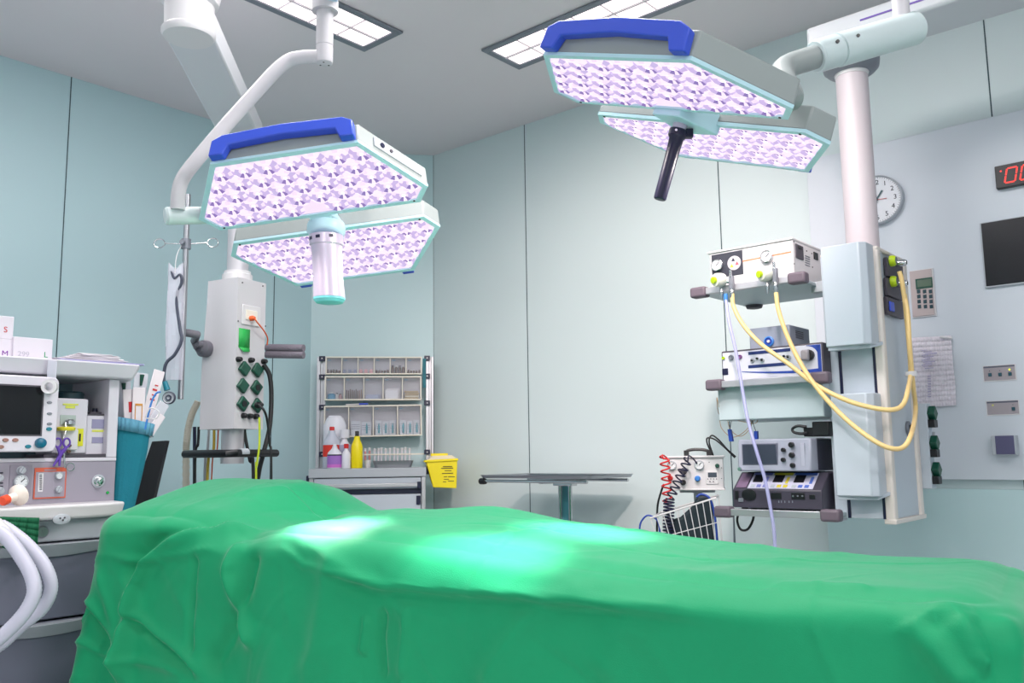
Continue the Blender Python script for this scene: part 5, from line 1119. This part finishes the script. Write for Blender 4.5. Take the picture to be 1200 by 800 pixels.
# ---- insufflator on the top shelf
f = -.055; z0 = S1[2]+.007; a, b = pp(831, 298, f), pp(928.5, 279, f); zt1 = (a.z+b.z)/2
IB = thing('gas_insufflator', 'white gas unit with two round gauges on the top shelf of the right pendant', 'medical device', PF, ((a.x+b.x)/2, .1, z0))
MB().box(a.x, b.x, f, .24, z0, zt1).build('case', white, IB, bevel=.004)
MB().box(a.x-.006, b.x+.002, f-.006, .242, zt1-.002, zt1+.006).build('lid', white, IB, bevel=.002)
o = MB().pb(PF, 833.5, 299, 871, 321, f-.002, .004).build('dark_window', mat('window_dark', (52, 54, 66), .4), IB, bevel=.001)
dial(841.5, 311, .023, glass, chrome, IB, fr=PF, yl=f-.001, d=.012); 
c = pp(860.5, 308, f-.002); sg = MB().cyl(c, c-Y_*.002, .027, n=28).build('warning_disc', mat('disc_grey', (186, 184, 192), .5), IB)
for dx, dz, mm in ((-.003, .012, ink), (-.010, -.010, mat('sign_yellow', (214, 196, 60), .5)), (.012, -.004, mat('sign_rose', (196, 90, 100), .5))):
    q = c+Vector((dx, -.003, dz)); MB().prism([q+Vector((-.007, 0, -.005)), q+Vector((.007, 0, -.005)), q+Vector((0, 0, .008))], [q+Vector((-.007, .001, -.005)), q+Vector((.007, .001, -.005)), q+Vector((0, .001, .008))]).build('warning_sign', mm, sg)
dial(899.5, 301, .023, glass, chrome, IB, fr=PF, yl=f-.001, d=.012)
p0, p1 = pp(870, 306, f-.001), pp(927, 295, f-.001); th = .0025; MB().prism([p0+Z_*th, p1+Z_*th, p1-Z_*th, p0-Z_*th], [v+Y_*.002 for v in (p0+Z_*th, p1+Z_*th, p1-Z_*th, p0-Z_*th)]).build('orange_line', mat('line_orange', (226, 130, 84), .5), IB)
bx = b.x
def side(x0, y0, x1, y1, m_, n_, d=.003): p, q = PF.x(x0, y0, bx), PF.x(x1, y1, bx); MB().box(bx-.001, bx+d, p.y, q.y, q.z, p.z).build(n_, m_, IB, bevel=.001)
side(931.5, 285.5, 941, 305, dgrey, 'power_inlet', .004); side(934, 288, 938, 293, black, 'switch', .006); side(953, 295, 958, 305, black, 'socket', .004)
for q in range(6): side(943.5, 300+q*2.6, 949, 301+q*2.6, mgrey, 'vent_line', .0015) if q < 5 else None
for px, py in ((930, 283), (945, 294), (951, 297), (930.5, 309), (952, 313)): p = PF.x(px, py, bx); MB().cyl(p, p+X_*.002, .0025, n=8).build('screw', dgrey, IB)
# ---- two regulators clamped to the top shelf rail
def regulator(px, py, gx, gy, label, tailpy):
    tt = thing('gas_regulator', label, 'regulator', PF, pp(px, py+10, -.13), 'gas regulators on the top shelf rail')
    c = pp(px, py, -.125); MB().lathe([(.014, -.02), (.024, -.012), (.026, .0), (.026, .018), (.022, .026)], c, Vector((-.35, -.9, -.1)), 28).build('flow_dial', mat('regulator_white', (222, 224, 214), .35), tt)
    ax = Vector((-.35, -.9, -.1)).normalized(); MB().lathe([(.012, .0), (.012, .010), (.007, .011)], c+ax*.026, ax, 20).build('lime_button', lime, tt)
    q = pp(gx, gy, -.112); m = MB(); m.box(q.x-.008, q.x+.008, -.125, -.107, q.z-.028, q.z+.024); m.build('clamp', mgrey, tt, bevel=.002)
    m = MB(); m.cyl(q+Vector((0, -.01, .02)), q+Vector((0, -.01, .045)), .005, n=12); m.cyl(c, q, .007, n=12); m.build('valve_stem', chrome, tt)
    m = MB(); m.lathe([(.006, 0), (.009, -.01), (.009, -.03), (.0065, -.034), (.0065, -.05)], Vector((q.x, -.118, q.z-.025)), Z_, 14); m.build('hose_nipple', chrome, tt)
    m = MB(); u_ = pp(px+1.5, py+10, -.12); m.lathe([(.004, 0), (.007, -.01), (.007, -.022), (.003, -.04)], u_, Z_, 12); m.build('outlet_spout', chrome, tt)
    return q
ra_ = regulator(844, 328, 858, 331, 'white and lime regulator at the left of the top shelf rail', 0); rb_ = regulator(897.5, 321, 909, 322, 'white and lime regulator right of its twin on the shelf rail', 0)
# ---- endoscopy units on the middle shelf
f = -.06; z0 = S2[2]+.007; a, b = pp(845, 412, f), pp(964, 400, f); zt2_ = (a.z+b.z)/2
EU = thing('endoscopy_unit', 'blue and white endoscopy control unit on the middle shelf', 'medical device', PF, ((a.x+b.x)/2, .08, z0))
MB().box(a.x, b.x, f, .26, z0, zt2_).build('case', dgrey, EU, bevel=.005)
fa = MB().box(a.x+.006, b.x-.006, f-.003, f+.001, z0+.008, zt2_-.007).build('face_plate', mat('face_white', (206, 208, 220), .4), EU, bevel=.001)
uB = mat('unit_blue', (32, 66, 158), .4)
n = 14; m = MB(); top = []; bot = []
xa, xb = a.x+.006, b.x-.007; zlo, zhi = z0+.009, zt2_-.008; y = f-.0042
P = []
for k in range(n+1): q = k/n; x = xa+.08+(xb-xa-.08)*q; P.append((x, zlo+.010+.02*max(0, q-.55)**1.3*3+.0*q))
up_ = [(x, zlo+.006-.012*math.sin(q*0)+(.010*(1-math.sin(PI*min(1, q*1.15))) if False else 0)) for q, x in []]
def strip(lo_, hi_):
    k = len(lo_); m_ = MB()
    for i in range(k-1): m_.prism([(lo_[i][0], y, lo_[i][1]), (lo_[i+1][0], y, lo_[i+1][1]), (hi_[i+1][0], y, hi_[i+1][1]), (hi_[i][0], y, hi_[i][1])], [(lo_[i][0], y+.0012, lo_[i][1]), (lo_[i+1][0], y+.0012, lo_[i+1][1]), (hi_[i+1][0], y+.0012, hi_[i+1][1]), (hi_[i][0], y+.0012, hi_[i][1])])
    return m_
H_ = zhi-zlo; lo_, hi_ = [], []
for k in range(17):
    q = k/16; x = xa+.075+(xb-.006-xa-.075)*q; c_ = zlo+.07*H_*0+H_*(.20*(1-q)**2+.02+.0*q+ (.05 if q > .5 else .05)); lo_.append((x, c_)); hi_.append((x, c_+H_*(.02+.10*q)))
strip(lo_, hi_).build('blue_swoosh', uB, fa)
lo_ = [(xb-.050+.0*k, 0) for k in range(0)]; lo2, hi2 = [], []
for k in range(11):
    q = k/10; x = xb-.055+.055*q; rr = math.sqrt(max(0, 1-(q*1.0)**2)); lo2.append((x, zlo+H_*.12)); 
MB().box(xb-.012, xb, y, y+.0012, zlo+H_*.05, zhi).build('blue_edge', uB, fa)
strip([(xb-.05+.04*math.sin(PI/2*k/8), zlo+H_*(.62+.36*math.cos(PI/2*k/8))) for k in range(9)], [(xb-.05+.0475*(k/8), zhi) for k in range(9)]).build('blue_corner', uB, fa)
for x0, y0, x1, y1 in ((877.5, 413.8, 926.5, 410), (877.5, 430, 922, 426)):
    p, q = pp(x0, y0, f), pp(x1, y1, f); zz = (p.z+q.z)/2; MB().box(p.x, q.x, y, y+.0012, zz-.0055, zz+.0055).build('display_bar', mat('bar_navy', (32, 48, 104), .3), fa)
def kn(px, py, r_, m_, n_='connector', d=.008): c = pp(px, py, f-.003); return MB().lathe([(r_, 0), (r_, d*.6), (r_*.8, d), (r_*.55, d-.003)], c, -Y_, 18).build(n_, m_, fa)
kn(848, 419.5, .006, lime); kn(857, 419, .010, mgrey); kn(867.5, 418, .008, mat('violet_knob', (128, 84, 140), .4)); kn(882, 422.5, .008, lgrey); kn(893.5, 422, .008, lgrey); kn(924, 418.5, .009, lgrey); kn(887.5, 420, .004, black); kn(919, 417.2, .004, black); kn(866.5, 433, .006, mat('violet_knob', (128, 84, 140), .4))
for px, py in ((882, 422.5), (893.5, 422), (924, 418.5)): kn(px, py, .0035, black, 'pin', .010)
p, q = pp(847, 432, f), pp(854, 439, f); MB().box(p.x, q.x, f-.006, f-.002, q.z, p.z).build('power_switch', navy, fa, bevel=.001)
c = pp(948.5, 416, f-.003); MB().lathe([(.019, 0), (.019, .01), (.014, .014)], c, -Y_, 24).build('light_port', black, fa); MB().box(c.x-.022, c.x+.006, f-.030, f-.008, c.z-.020, c.z+.018).build('light_plug', mat('plug_taupe', (146, 142, 148), .35), fa, bevel=.007)
# small grey unit on top of it
f2 = .02; a, b = pp(877.5, 385, f2), pp(925, 380, f2); z2 = (a.z+b.z)/2; CU = thing('camera_unit', 'small grey box with blue socket stacked on the endoscopy unit', 'medical device', PF, ((a.x+b.x)/2, .1, zt2_))
MB().box(a.x, b.x, f2, .20, zt2_+.001, z2).build('case', mat('case_slate', (146, 154, 172), .45), CU, bevel=.004)
c = pp(901.5, 400, f2); MB().lathe([(.019, 0), (.019, .006), (.014, .009), (.012, .006)], c, -Y_, 24, ms=[0, 0, 1]).build('blue_socket', [lblue, uB], CU); MB().lathe([(.006, .005), (.005, .010)], c, -Y_, 14).build('socket_pin', white, CU)
for k in range(5): MB().box(b.x-.001, b.x+.001, .07, .14, z2-.018-.006*k, z2-.021-.006*k).build('vent', dgrey, CU)
# ---- monitor unit and electrosurgical unit on the bottom shelf
f = -.07; z0 = S3[2]+.007; a, b = pp(858, 562, f), pp(962, 560, f); zE = pp(910, 574, f).z
ES = thing('electrosurgical_unit', 'dark grey electrosurgical generator with three small displays on the bottom shelf', 'medical device', PF, ((a.x+b.x)/2, .08, z0))
zt3 = pp(910, 553, .02).z
m = MB(); pr = [(f, z0+.006), (f, zE), (f+.075, zt3), (.22, zt3), (.22, z0+.006)]; m.prism([(a.x, y_, z_) for y_, z_ in pr], [(b.x, y_, z_) for y_, z_ in pr]); m.build('case', mat('esu_grey', (62, 58, 72), .45), ES, bevel=.004)
for x in (a.x+.03, b.x-.03): MB().cyl((x, f+.03, z0), (x, f+.03, z0+.007), .012, n=14).build('foot', black, ES)
vA = Vector((0, .075, zt3-zE)); vA.normalize(); vn = Vector((0, -vA.z, vA.y)); O_ = Vector((a.x, f, zE)); Ls = math.hypot(.075, zt3-zE); Wd = b.x-a.x
def sl(u0, v0, u1, v1, h, m_, n_, par=None):
    p = lambda u, v, q: O_+X_*(u*Wd)+vA*(v*Ls)+vn*q
    return MB().prism([p(u0, v0, 0), p(u1, v0, 0), p(u1, v1, 0), p(u0, v1, 0)], [p(u0, v0, h), p(u1, v0, h), p(u1, v1, h), p(u0, v1, h)]).build(n_, m_, par or ES)
for u0, u1, bc, nm in ((.17, .40, mat('panel_violet', (120, 124, 190), .4), 0), (.40, .635, mat('panel_yellow', (206, 190, 60), .4), 1), (.635, .90, mat('panel_blue', (84, 110, 190), .4), 2)):
    p_ = sl(u0, .06, u1, .94, .002, mat('panel_pale', (196, 194, 214), .4), 'display_panel'); sl(u0+.01, .80, u1-.01, .93, .003, bc, 'colour_bar', p_); sl(u0+.03, .40, u0+.14, .80, .0035, black, 'display', p_)
    for k in range(3): sl(u0+.03+k*.07, .12, u0+.075+k*.07, .26, .0035, bc if k else lgrey, 'key', p_)
    sl(u1-.06, .34, u1-.03, .70, .0035, bc, 'key', p_)
sl(.03, .1, .15, .9, .002, mat('esu_mauve', (120, 96, 124), .45), 'corner_panel')
def fp(px0, py0, px1, py1, m_, n_, par, d=.003): return MB().pb(PF, px0, py0, px1, py1, f-d, d+.001).build(n_, m_, par, bevel=.001)
fp(861, 575, 865.5, 585, black, 'power_switch', ES); c = pp(878, 579.5, f); MB().lathe([(.026, 0), (.026, .003), (.02, .004)], c, -Y_, 28).xf(Matrix.Translation(c) @ Matrix.Diagonal((1.05, 1, .8, 1)) @ Matrix.Translation(-c)).build('speaker', black, ES)
fp(865, 583.5, 871, 588, mgrey, 'button', ES); fp(903, 577, 915.5, 584.5, black, 'socket', ES); fp(927, 577, 943, 585, black, 'socket', ES); fp(948, 579.5, 955, 584.5, black, 'socket', ES)
for px in (929.5, 935, 940.5): c = pp(px, 581, f-.003); MB().cyl(c, c-Y_*.003, .003, n=10).build('socket_pin', mgrey, ES)
m = MB()
for px in (912, 915, 919, 924, 928): m.pb(PF, px, 586.5, px+1.2, 589, f-.001, .0015)
m.build('faint_marks', mgrey, ES)
f3 = -.06; zM0 = zt3+.004; a, b = pp(863.5, 515, f3), pp(950, 513, f3); zM1 = (a.z+b.z)/2; zMb = pp(900, 552, f3).z; zM0 = max(zM0, zMb)
MU = thing('shaver_console', 'silver console with dark screen and knobs on top of the electrosurgical unit', 'medical device', PF, ((a.x+b.x)/2, .08, zM0))
m = MB(); m.prism([(a.x, f3-.004, zM0), (b.x-.004, f3-.006, zM0), (b.x+.004, f3+.02, zM0), (b.x+.004, .20, zM0), (a.x, .20, zM0)], [(a.x, f3+.008, zM1), (b.x-.004, f3+.006, zM1), (b.x+.004, f3+.03, zM1), (b.x+.004, .20, zM1), (a.x, .20, zM1)]); m.build('case', mat('console_silver', (160, 164, 180), .4), MU, bevel=.005)
MB().box(b.x-.001, b.x+.0055, f3+.04, .202, zM0+.004, zM1-.004).build('side_panel', mat('side_slate', (70, 72, 90), .45), MU)
def fm(px0, py0, px1, py1, m_, n_, d=.004): return MB().pb(PF, px0, py0, px1, py1, f3-.004-d+.003, d+.006).build(n_, m_, MU, bevel=.0012)
fm(870, 521, 910.5, 543.5, mat('console_screen', (56, 62, 78), .25), 'screen'); fm(869, 520, 911.5, 544.5, mat('screen_edge', (100, 104, 122), .4), 'screen_frame', .003)
for px, py, r_ in ((918.5, 527, .0075), (918.5, 538.5, .0075), (928, 521, .0095), (928.5, 533, .0095), (929.5, 545, .0085)): c = pp(px, py, f3-.004); MB().lathe([(r_, 0), (r_, .010), (r_*.7, .012)], c, -Y_, 18).build('control_knob', black, MU)
fm(937.5, 519, 943.5, 546, mat('strip_silver', (176, 178, 194), .4), 'light_strip', .003)
c = pp(867.5, 549.5, f3-.004); MB().lathe([(.007, 0), (.007, .008)], c, -Y_, 16).build('push_knob', chrome, MU)
# black transformer and cable loop above
a, b = pp(951, 494, -.03), pp(972, 512, -.03); BX = thing('power_brick', 'black power supply with cable loop on the silver console', 'power supply', PF, ((a.x+b.x)/2, 0, zM1+.004))
MB().box(a.x, b.x, -.03, .08, zM1+.006, a.z).build('brick', black, BX, bevel=.004); MB().box(pp(940, 505, -.03).x, a.x+.004, -.02, .05, zM1+.006, pp(940, 501, -.03).z).build('plug', black, BX, bevel=.003)
lp_ = [pp(*q, -.035) for q in ((945, 500), (935, 499), (929, 502), (930, 506), (938, 508), (946, 507))]; MB().tube(smoothpath(lp_, 8), .005, 8).build('cable', black, BX)
# ---- hoses of the right pendant
def pcable(name, m_, pts, r_, label, cat='cable', group=None):
    P = smoothpath([(PF.y(q[0], q[1], q[2]) if len(q) == 3 else Vector(q[:3])) for q in pts], 8); return MB().tube(P, r_, 10).build(name, m_, fr=PF, ang=80, label=label, cat=cat, group=group)
def sdp(px, py, x): p = PF.x(px, py, x); return (p.x, p.y, p.z, 1)
pcable('gas_hose', hose_y, [(858, 343, -.118), (860, 360, -.122), (872, 382, -.13), (893, 404, -.14), (925, 427, -.15), (955, 450, -.15), (990, 468, -.15), (1020, 477, -.135), (1045, 480, -.11), (1058, 474, -.07), (1064, 457, -.02), sdp(1067, 435, .045), sdp(1065, 400, .05), sdp(1061, 360, .05), sdp(1057, 330, .05), sdp(1054, 318, .045)], .0078, 'pale yellow gas hose from the left regulator to the upper outlet', 'hose', 'pale yellow gas hoses of the right pendant')
pcable('gas_hose', hose_y, [(909.5, 343, -.118), (912, 362, -.125), (922, 392, -.135), (938, 425, -.145), (958, 455, -.16), (985, 485, -.165), (1015, 510, -.165), (1040, 524, -.15), (1058, 524, -.11), (1068, 508, -.05), sdp(1073, 480, .035), sdp(1070, 450, .05), sdp(1066, 405, .062), sdp(1064, 370, .06), sdp(1060, 345, .05)], .0078, 'pale yellow gas hose from the right regulator looping lowest to the lower outlet', 'hose', 'pale yellow gas hoses of the right pendant')
q = PF.x(1067.5, 438, .05); MB().lathe([(.018, -.008), (.019, 0), (.018, .008)], q+Y_*.002, Z_, 20).build('hose_clip', white, fr=PF, label='white clip bundling the two yellow hoses beside the pendant', cat='clip')
pcable('suction_tube', clear2, [(850.5, 350, -.125), (854, 375, -.14), (862, 410, -.15), (869, 450, -.16), (876, 490, -.17), (887, 530, -.18), (896, 560, -.18), (902, 590, -.18), (907, 622, -.18), (909, 660, -.18)], .0062, 'translucent lilac tube hanging in front of the shelves of the right pendant', 'tube')
p = pp(850.5, 348, -.125); MB().lathe([(.007, .012), (.008, 0), (.0065, -.02)], p, Z_, 14).build('blue_connector', lblue, fr=PF, label='blue connector at the top of the translucent lilac tube', cat='connector')
# thin wires hanging under the middle shelf with two blue clips
bw = mat('wire_beige', (190, 150, 112), .5); bwz = S2[2]
for i, (pts, lb) in enumerate((([(843, 489, .0), (846, 502, .0), (858, 512, .0), (872, 506, .0), (882, 494, .0), (888, 489, .0)], 'beige wire sagging widest under the middle shelf'), ([(852, 489, .02), (856, 503, .01), (868, 511, .0), (880, 500, .0), (879, 489, .02)], 'beige wire in a short loop under the middle shelf'), ([(845, 489, .03), (842, 474, -.075), (840, 466, -.08), (842, 484, -.02), (850, 490, .0), (862, 492, .0), (884, 496, .0), (889, 489, .0)], 'beige wire running over the left edge of the shelf box'))):
    pcable('electrode_wire', bw, pts, .0013, lb, 'wire', 'beige wires under the middle shelf')
for pts, lb, k in (([(858, 489, -.01), (856, 500, -.01), (855, 506, -.01)], 'blue clip hanging on a wire left under the middle shelf', (853, 503, 859, 517)), ([(880, 489, -.01), (884, 500, -.01), (886, 506, -.01)], 'blue clip behind the lilac tube under the middle shelf', (884, 505, 888, 515))):
    tt = thing('blue_clip', lb, 'clip', PF, pp(k[0]+2, k[3], -.01)); MB().tube([pp(*q) for q in pts], .0012, 6).build('wire', dgrey, tt)
    a, b = pp(k[0], k[1], -.013), pp(k[2], k[3], -.013); MB().prism([(a.x, -.018, a.z), (a.x+.012, -.018, a.z), (b.x, -.018, b.z), (b.x-.014, -.018, b.z)], [(a.x, -.004, a.z), (a.x+.012, -.004, a.z), (b.x, -.004, b.z), (b.x-.014, -.004, b.z)]).build('clip_body', uB, tt, bevel=.001)
pcable('drain_cable', black, [(866, 598, .02), (864, 610, .02), (868, 620, .02), (876, 620, .02), (882, 610, .02), (884, 598, .02)], .0045, 'black cable looping below the bottom shelf', 'cable')
pcable('hanging_wire', mgrey, [(859, 598, .02), (860, 630, .02), (860, 680, .02)], .002, 'thin grey wire hanging straight below the bottom shelf', 'wire')
# ------------------------------------------------------------------ respirator trolley behind the bed
TF = Fr(PF.w((S3[0]-.30, .10, 0)), math.radians(-14))
def tp(px, py, yl=0): return TF.y(px, py, yl)
a, b = tp(782, 536), tp(848, 571); cs = (tp(782.5, 536), tp(849.5, 536), tp(845, 574.5), tp(783, 573.5))
zA, zB = a.z, tp(845, 574).z; xA, xB = tp(784, 555).x, tp(848, 555).x
TT = thing('respirator_stand', 'slim grey stand carrying the white respirator box behind the bed', 'stand', TF, ((xA+xB)/2, .1, 0))
MB().cyl(((xA+xB)/2, .12, .1), ((xA+xB)/2, .12, zB-.012), .018, n=18).build('pole', lgrey, TT); MB().box((xA+xB)/2-.07, (xA+xB)/2+.07, .04, .2, zB-.012, zB-.001).build('plate', lgrey, TT, bevel=.003)
for k in range(5): a_ = 2*PI*k/5; e = Vector(((xA+xB)/2+.26*math.cos(a_), .12+.26*math.sin(a_), .06)); MB().tube([((xA+xB)/2, .12, .1), e], .016, 10).build('foot', lgrey, TT); MB().cyl(e-X_*.012-Z_*.032, e+X_*.012-Z_*.032, .028, n=14).build('castor', black, TT)
RB = thing('respirator', 'white respirator box with two gauges and carry handle behind the bed', 'medical device', TF, ((xA+xB)/2, .08, zB))
MB().box(xA, xB, 0, .15, zB, zA).build('case', white, RB, bevel=.004)
MB().box(xA-.004, xB+.006, -.008, .155, zA-.002, zA+.006).build('lid', white, RB, bevel=.002); MB().box(xA-.002, xB+.004, -.008, .153, zB-.001, zB+.006).build('bottom_edge', white, RB, bevel=.002)
dial(787.5, 545, .018, glass, lgrey, RB, fr=TF); dial(819.5, 544.5, .019, glass, lgrey, RB, fr=TF)
for px, py, r_, mm in ((801, 552, .013, dgrey), (800.5, 565, .011, black), (817.5, 560.5, .011, lblue), (785.5, 560, .010, red), (840.5, 545.5, .008, dgreen)): knob(px, py, r_*.85, .018, mm, RB, fr=TF, bar=False)
MB().pb(TF, 827, 552, 842, 567, -.004, .006).build('keypad', white, RB, bevel=.001); MB().pb(TF, 829.5, 553.5, 840, 559, -.005, .002).build('display', screen_b, RB)
for k in range(4): c = tp(829.5+k*3.4, 561, -.004); MB().cyl(c, c-Y_*.002, .002, n=8).build('key', navy, RB)
for k in range(2): c = tp(832+k*4, 564, -.004); MB().cyl(c, c-Y_*.002, .0025, n=8).build('key', navy, RB)
for px, py in ((831, 541.5), (845.5, 548), (845.5, 560.5), (803, 541)): c = tp(px, py); MB().cyl(c, c-Y_*.002, .0018, n=8).build('screw', dgrey, RB)
h0, h1 = tp(804.5, 533, .06), tp(831, 533, .06); m = MB(); m.tube(smoothpath([h0, tp(805, 528.5, .06), tp(811, 526.8, .06), tp(818, 526.5, .06), tp(825, 527, .06), tp(830.5, 529, .06), h1], 6), .0065, 10)
for q in (h0, h1): m.box(q.x-.010, q.x+.010, .05, .07, zA+.004, zA+.028)
m.build('carry_handle', black, RB)
# coiled hoses
def coil(p0, p1, turns, R0, r_, m_, label, sag=0):
    n_ = int(turns*14); P = []
    a_, b_ = Vector(p0), Vector(p1); d_ = (b_-a_).normalized(); N_ = d_.orthogonal().normalized(); B_ = d_.cross(N_)
    for k in range(n_+1): q = k/n_; c = a_.lerp(b_, q)+Vector((math.sin(q*PI)*sag, 0, 0)); an = 2*PI*turns*q; P.append(c+N_*math.cos(an)*R0+B_*math.sin(an)*R0)
    MB().tube(P, r_, 8).build('coiled_hose', m_, fr=TF, ang=180, label=label, cat='hose', group='coiled hoses of the respirator')
coil(tp(778.5, 534, -.05), tp(782.5, 590, -.05), 6.5, .018, .0034, red, 'red coiled hose hanging at the left of the white respirator box')
coil(tp(806.5, 538, -.05), tp(784, 586, -.07), 7, .017, .0034, navy, 'dark blue coiled hose slanting across the white respirator box')
MB().tube(smoothpath([tp(806, 541, -.05), tp(807, 534, -.04), tp(812, 537, -.02), tp(817, 543, -.018)], 6), .0028, 8).build('hose_lead', navy, fr=TF, label='dark blue hose end bending into the right gauge of the respirator', cat='hose')
MB().tube(smoothpath([tp(778, 538, -.05), tp(776, 533, -.04), tp(781, 536, -.02), tp(785, 543, -.015)], 6), .0028, 8).build('hose_lead', red, fr=TF, label='red hose end bending into the left gauge of the respirator', cat='hose')
m = MB()
coil(tp(784, 586, -.07), tp(783, 625, -.08), 10, .020, .0034, navy, 'dark blue coiled hose bunched in the wire basket')
MB().tube(smoothpath([tp(778, 567, .05), tp(775, 575, .05), tp(771, 590, .05), tp(770, 606, .05), tp(770, 640, .05)], 6), .0042, 8).build('hanging_hose', black, fr=TF, label='black hose hanging left of the respirator box', cat='hose')
for pts, lb in (([(835, 533, .08), (829, 520, .08), (829, 513, .08), (838, 515, .08), (850, 525, .08), (861, 536, .1)], 'thin black cable arching behind the carry handle'), ([(836, 534, .09), (831, 518, .09), (834, 510, .09), (842, 515, .09), (852, 526, .1), (862, 535, .11)], 'second thin black cable arching highest behind the carry handle')):
    MB().tube(smoothpath([tp(*q) for q in pts], 8), .0032, 8).build('monitor_cable', black, fr=TF, ang=80, label=lb, cat='cable')
# wire basket
BK = thing('wire_basket', 'white wire basket under the respirator box behind the bed', 'basket', TF, (tp(800, 640, -.1).x, -.06, tp(800, 640, -.1).z))
def bk(px, py, yl=-.14): return TF.y(px, py, yl)
m = MB(); tl, tr_, br_, bl_ = bk(762, 607), bk(839, 583), bk(846, 640), bk(778, 655)
tlb, trb = bk(775, 600, .01), bk(842, 580, .02)
m.tube([tl, tr_, trb, tlb], .0035, 8, closed=True); m.build('rim', white, BK)
m = MB(); nn = 10
for k in range(nn+1): q = k/nn; m.tube([tl.lerp(tr_, q), bl_.lerp(br_, q)], .0018, 6)
for q in (.5, .98): m.tube([tl.lerp(bl_, q), tr_.lerp(br_, q)], .0018, 6)
m.build('front_wires', white, BK)
blb, brb = bl_+Y_*.14, br_+Y_*.14; m = MB()
for k in range(nn+1): q = k/nn; m.tube([tlb.lerp(trb, q), blb.lerp(brb, q), bl_.lerp(br_, q)], .0016, 6)
m.build('rear_wires', white, BK)
m = MB(); P0 = [bk(778, 612, -.05), bk(797, 606, -.05), bk(810, 594, -.05), bk(818, 580, -.05), bk(829, 579, -.05), bk(835, 590, -.05), bk(838, 640, -.05), bk(786, 650, -.05)]
m.prism(P0, [p+Y_*.04 for p in P0]); m.build('dark_bag', mat('black_bag', (14, 34, 44), .6, bump=.3, bscale=30), fr=TF, bevel=.012, segs=3, label='black bag stuffed in the wire basket', cat='bag')
MB().tube(smoothpath([tp(*q) for q in ((816, 582, -.12), (822, 579, -.12), (831, 583, -.125), (836, 596, -.125), (839, 615, -.125), (841, 640, -.12))], 8), .0045, 8).build('blue_tube', uB, fr=TF, ang=80, label='blue tube curving over the right end of the wire basket', cat='tube')
MB().tube(smoothpath([tp(*q) for q in ((749, 625, -.12), (751, 612, -.12), (758, 604, -.12), (766, 606, -.12), (772, 614, -.12), (774, 640, -.12))], 8), .0035, 8).build('blue_tube', uB, fr=TF, ang=80, label='blue tube looping at the left end of the wire basket', cat='tube')
# ------------------------------------------------------------------ light and colour
ceiling_light(W0.z(427, 58.5, ZC), math.radians(-131), 1.5, .28, 'recessed ceiling light at the top left above the silver camera handle lamp')
ceiling_light(W0.z(564, 57.5, ZC), math.radians(-41), 2.0, .28, 'recessed ceiling light at the top middle behind the right surgical light')
def area(loc, w, h, power, col=(1, .97, .94)):
    l = bpy.data.lights.new('unseen_ceiling_fill', 'AREA'); l.shape = 'RECTANGLE'; l.size = w; l.size_y = h; l.energy = power; l.color = col
    o = bpy.data.objects.new('unseen_ceiling_fill', l); C.objects.link(o); o.location = loc; return o
for x, y, p_ in ((.0, 2.1, 40), (-1.2, 2.8, 24), (1.5, .2, 30), (-2.7, 1.4, 24), (-.8, -2.2, 66)): area((x, y, ZC-.02), 1.0, .5, p_, (1, .96, .95))  # unseen area lights added under the ceiling to brighten walls and drape
sl_ = bpy.data.lights.new('added_wall_spot', 'SPOT'); sl_.energy = 420; sl_.spot_size = math.radians(50); sl_.spot_blend = 1; sl_.shadow_soft_size = .10; sl_.color = (1, .82, .76)  # unseen spotlight added to throw a warm pool on the right wall
so = bpy.data.objects.new('added_wall_spot', sl_); C.objects.link(so); so.location = (.35, 1.3, ZC-.08); tg = RW.w(RW.y(735, 430, 0))
so.rotation_euler = (tg-so.location).to_track_quat('-Z', 'Y').to_euler()
w = bpy.data.worlds.new('world'); bpy.context.scene.world = w; w.use_nodes = True
w.node_tree.nodes['Background'].inputs[0].default_value = (.8, .9, 1, 1); w.node_tree.nodes['Background'].inputs[1].default_value = .05
vs = bpy.context.scene.view_settings; vs.view_transform = 'Standard'; vs.look = 'None'; vs.gamma = 1; vs.use_curve_mapping = False; vs.exposure = 0.1
bpy.context.scene.cycles.max_bounces = 8
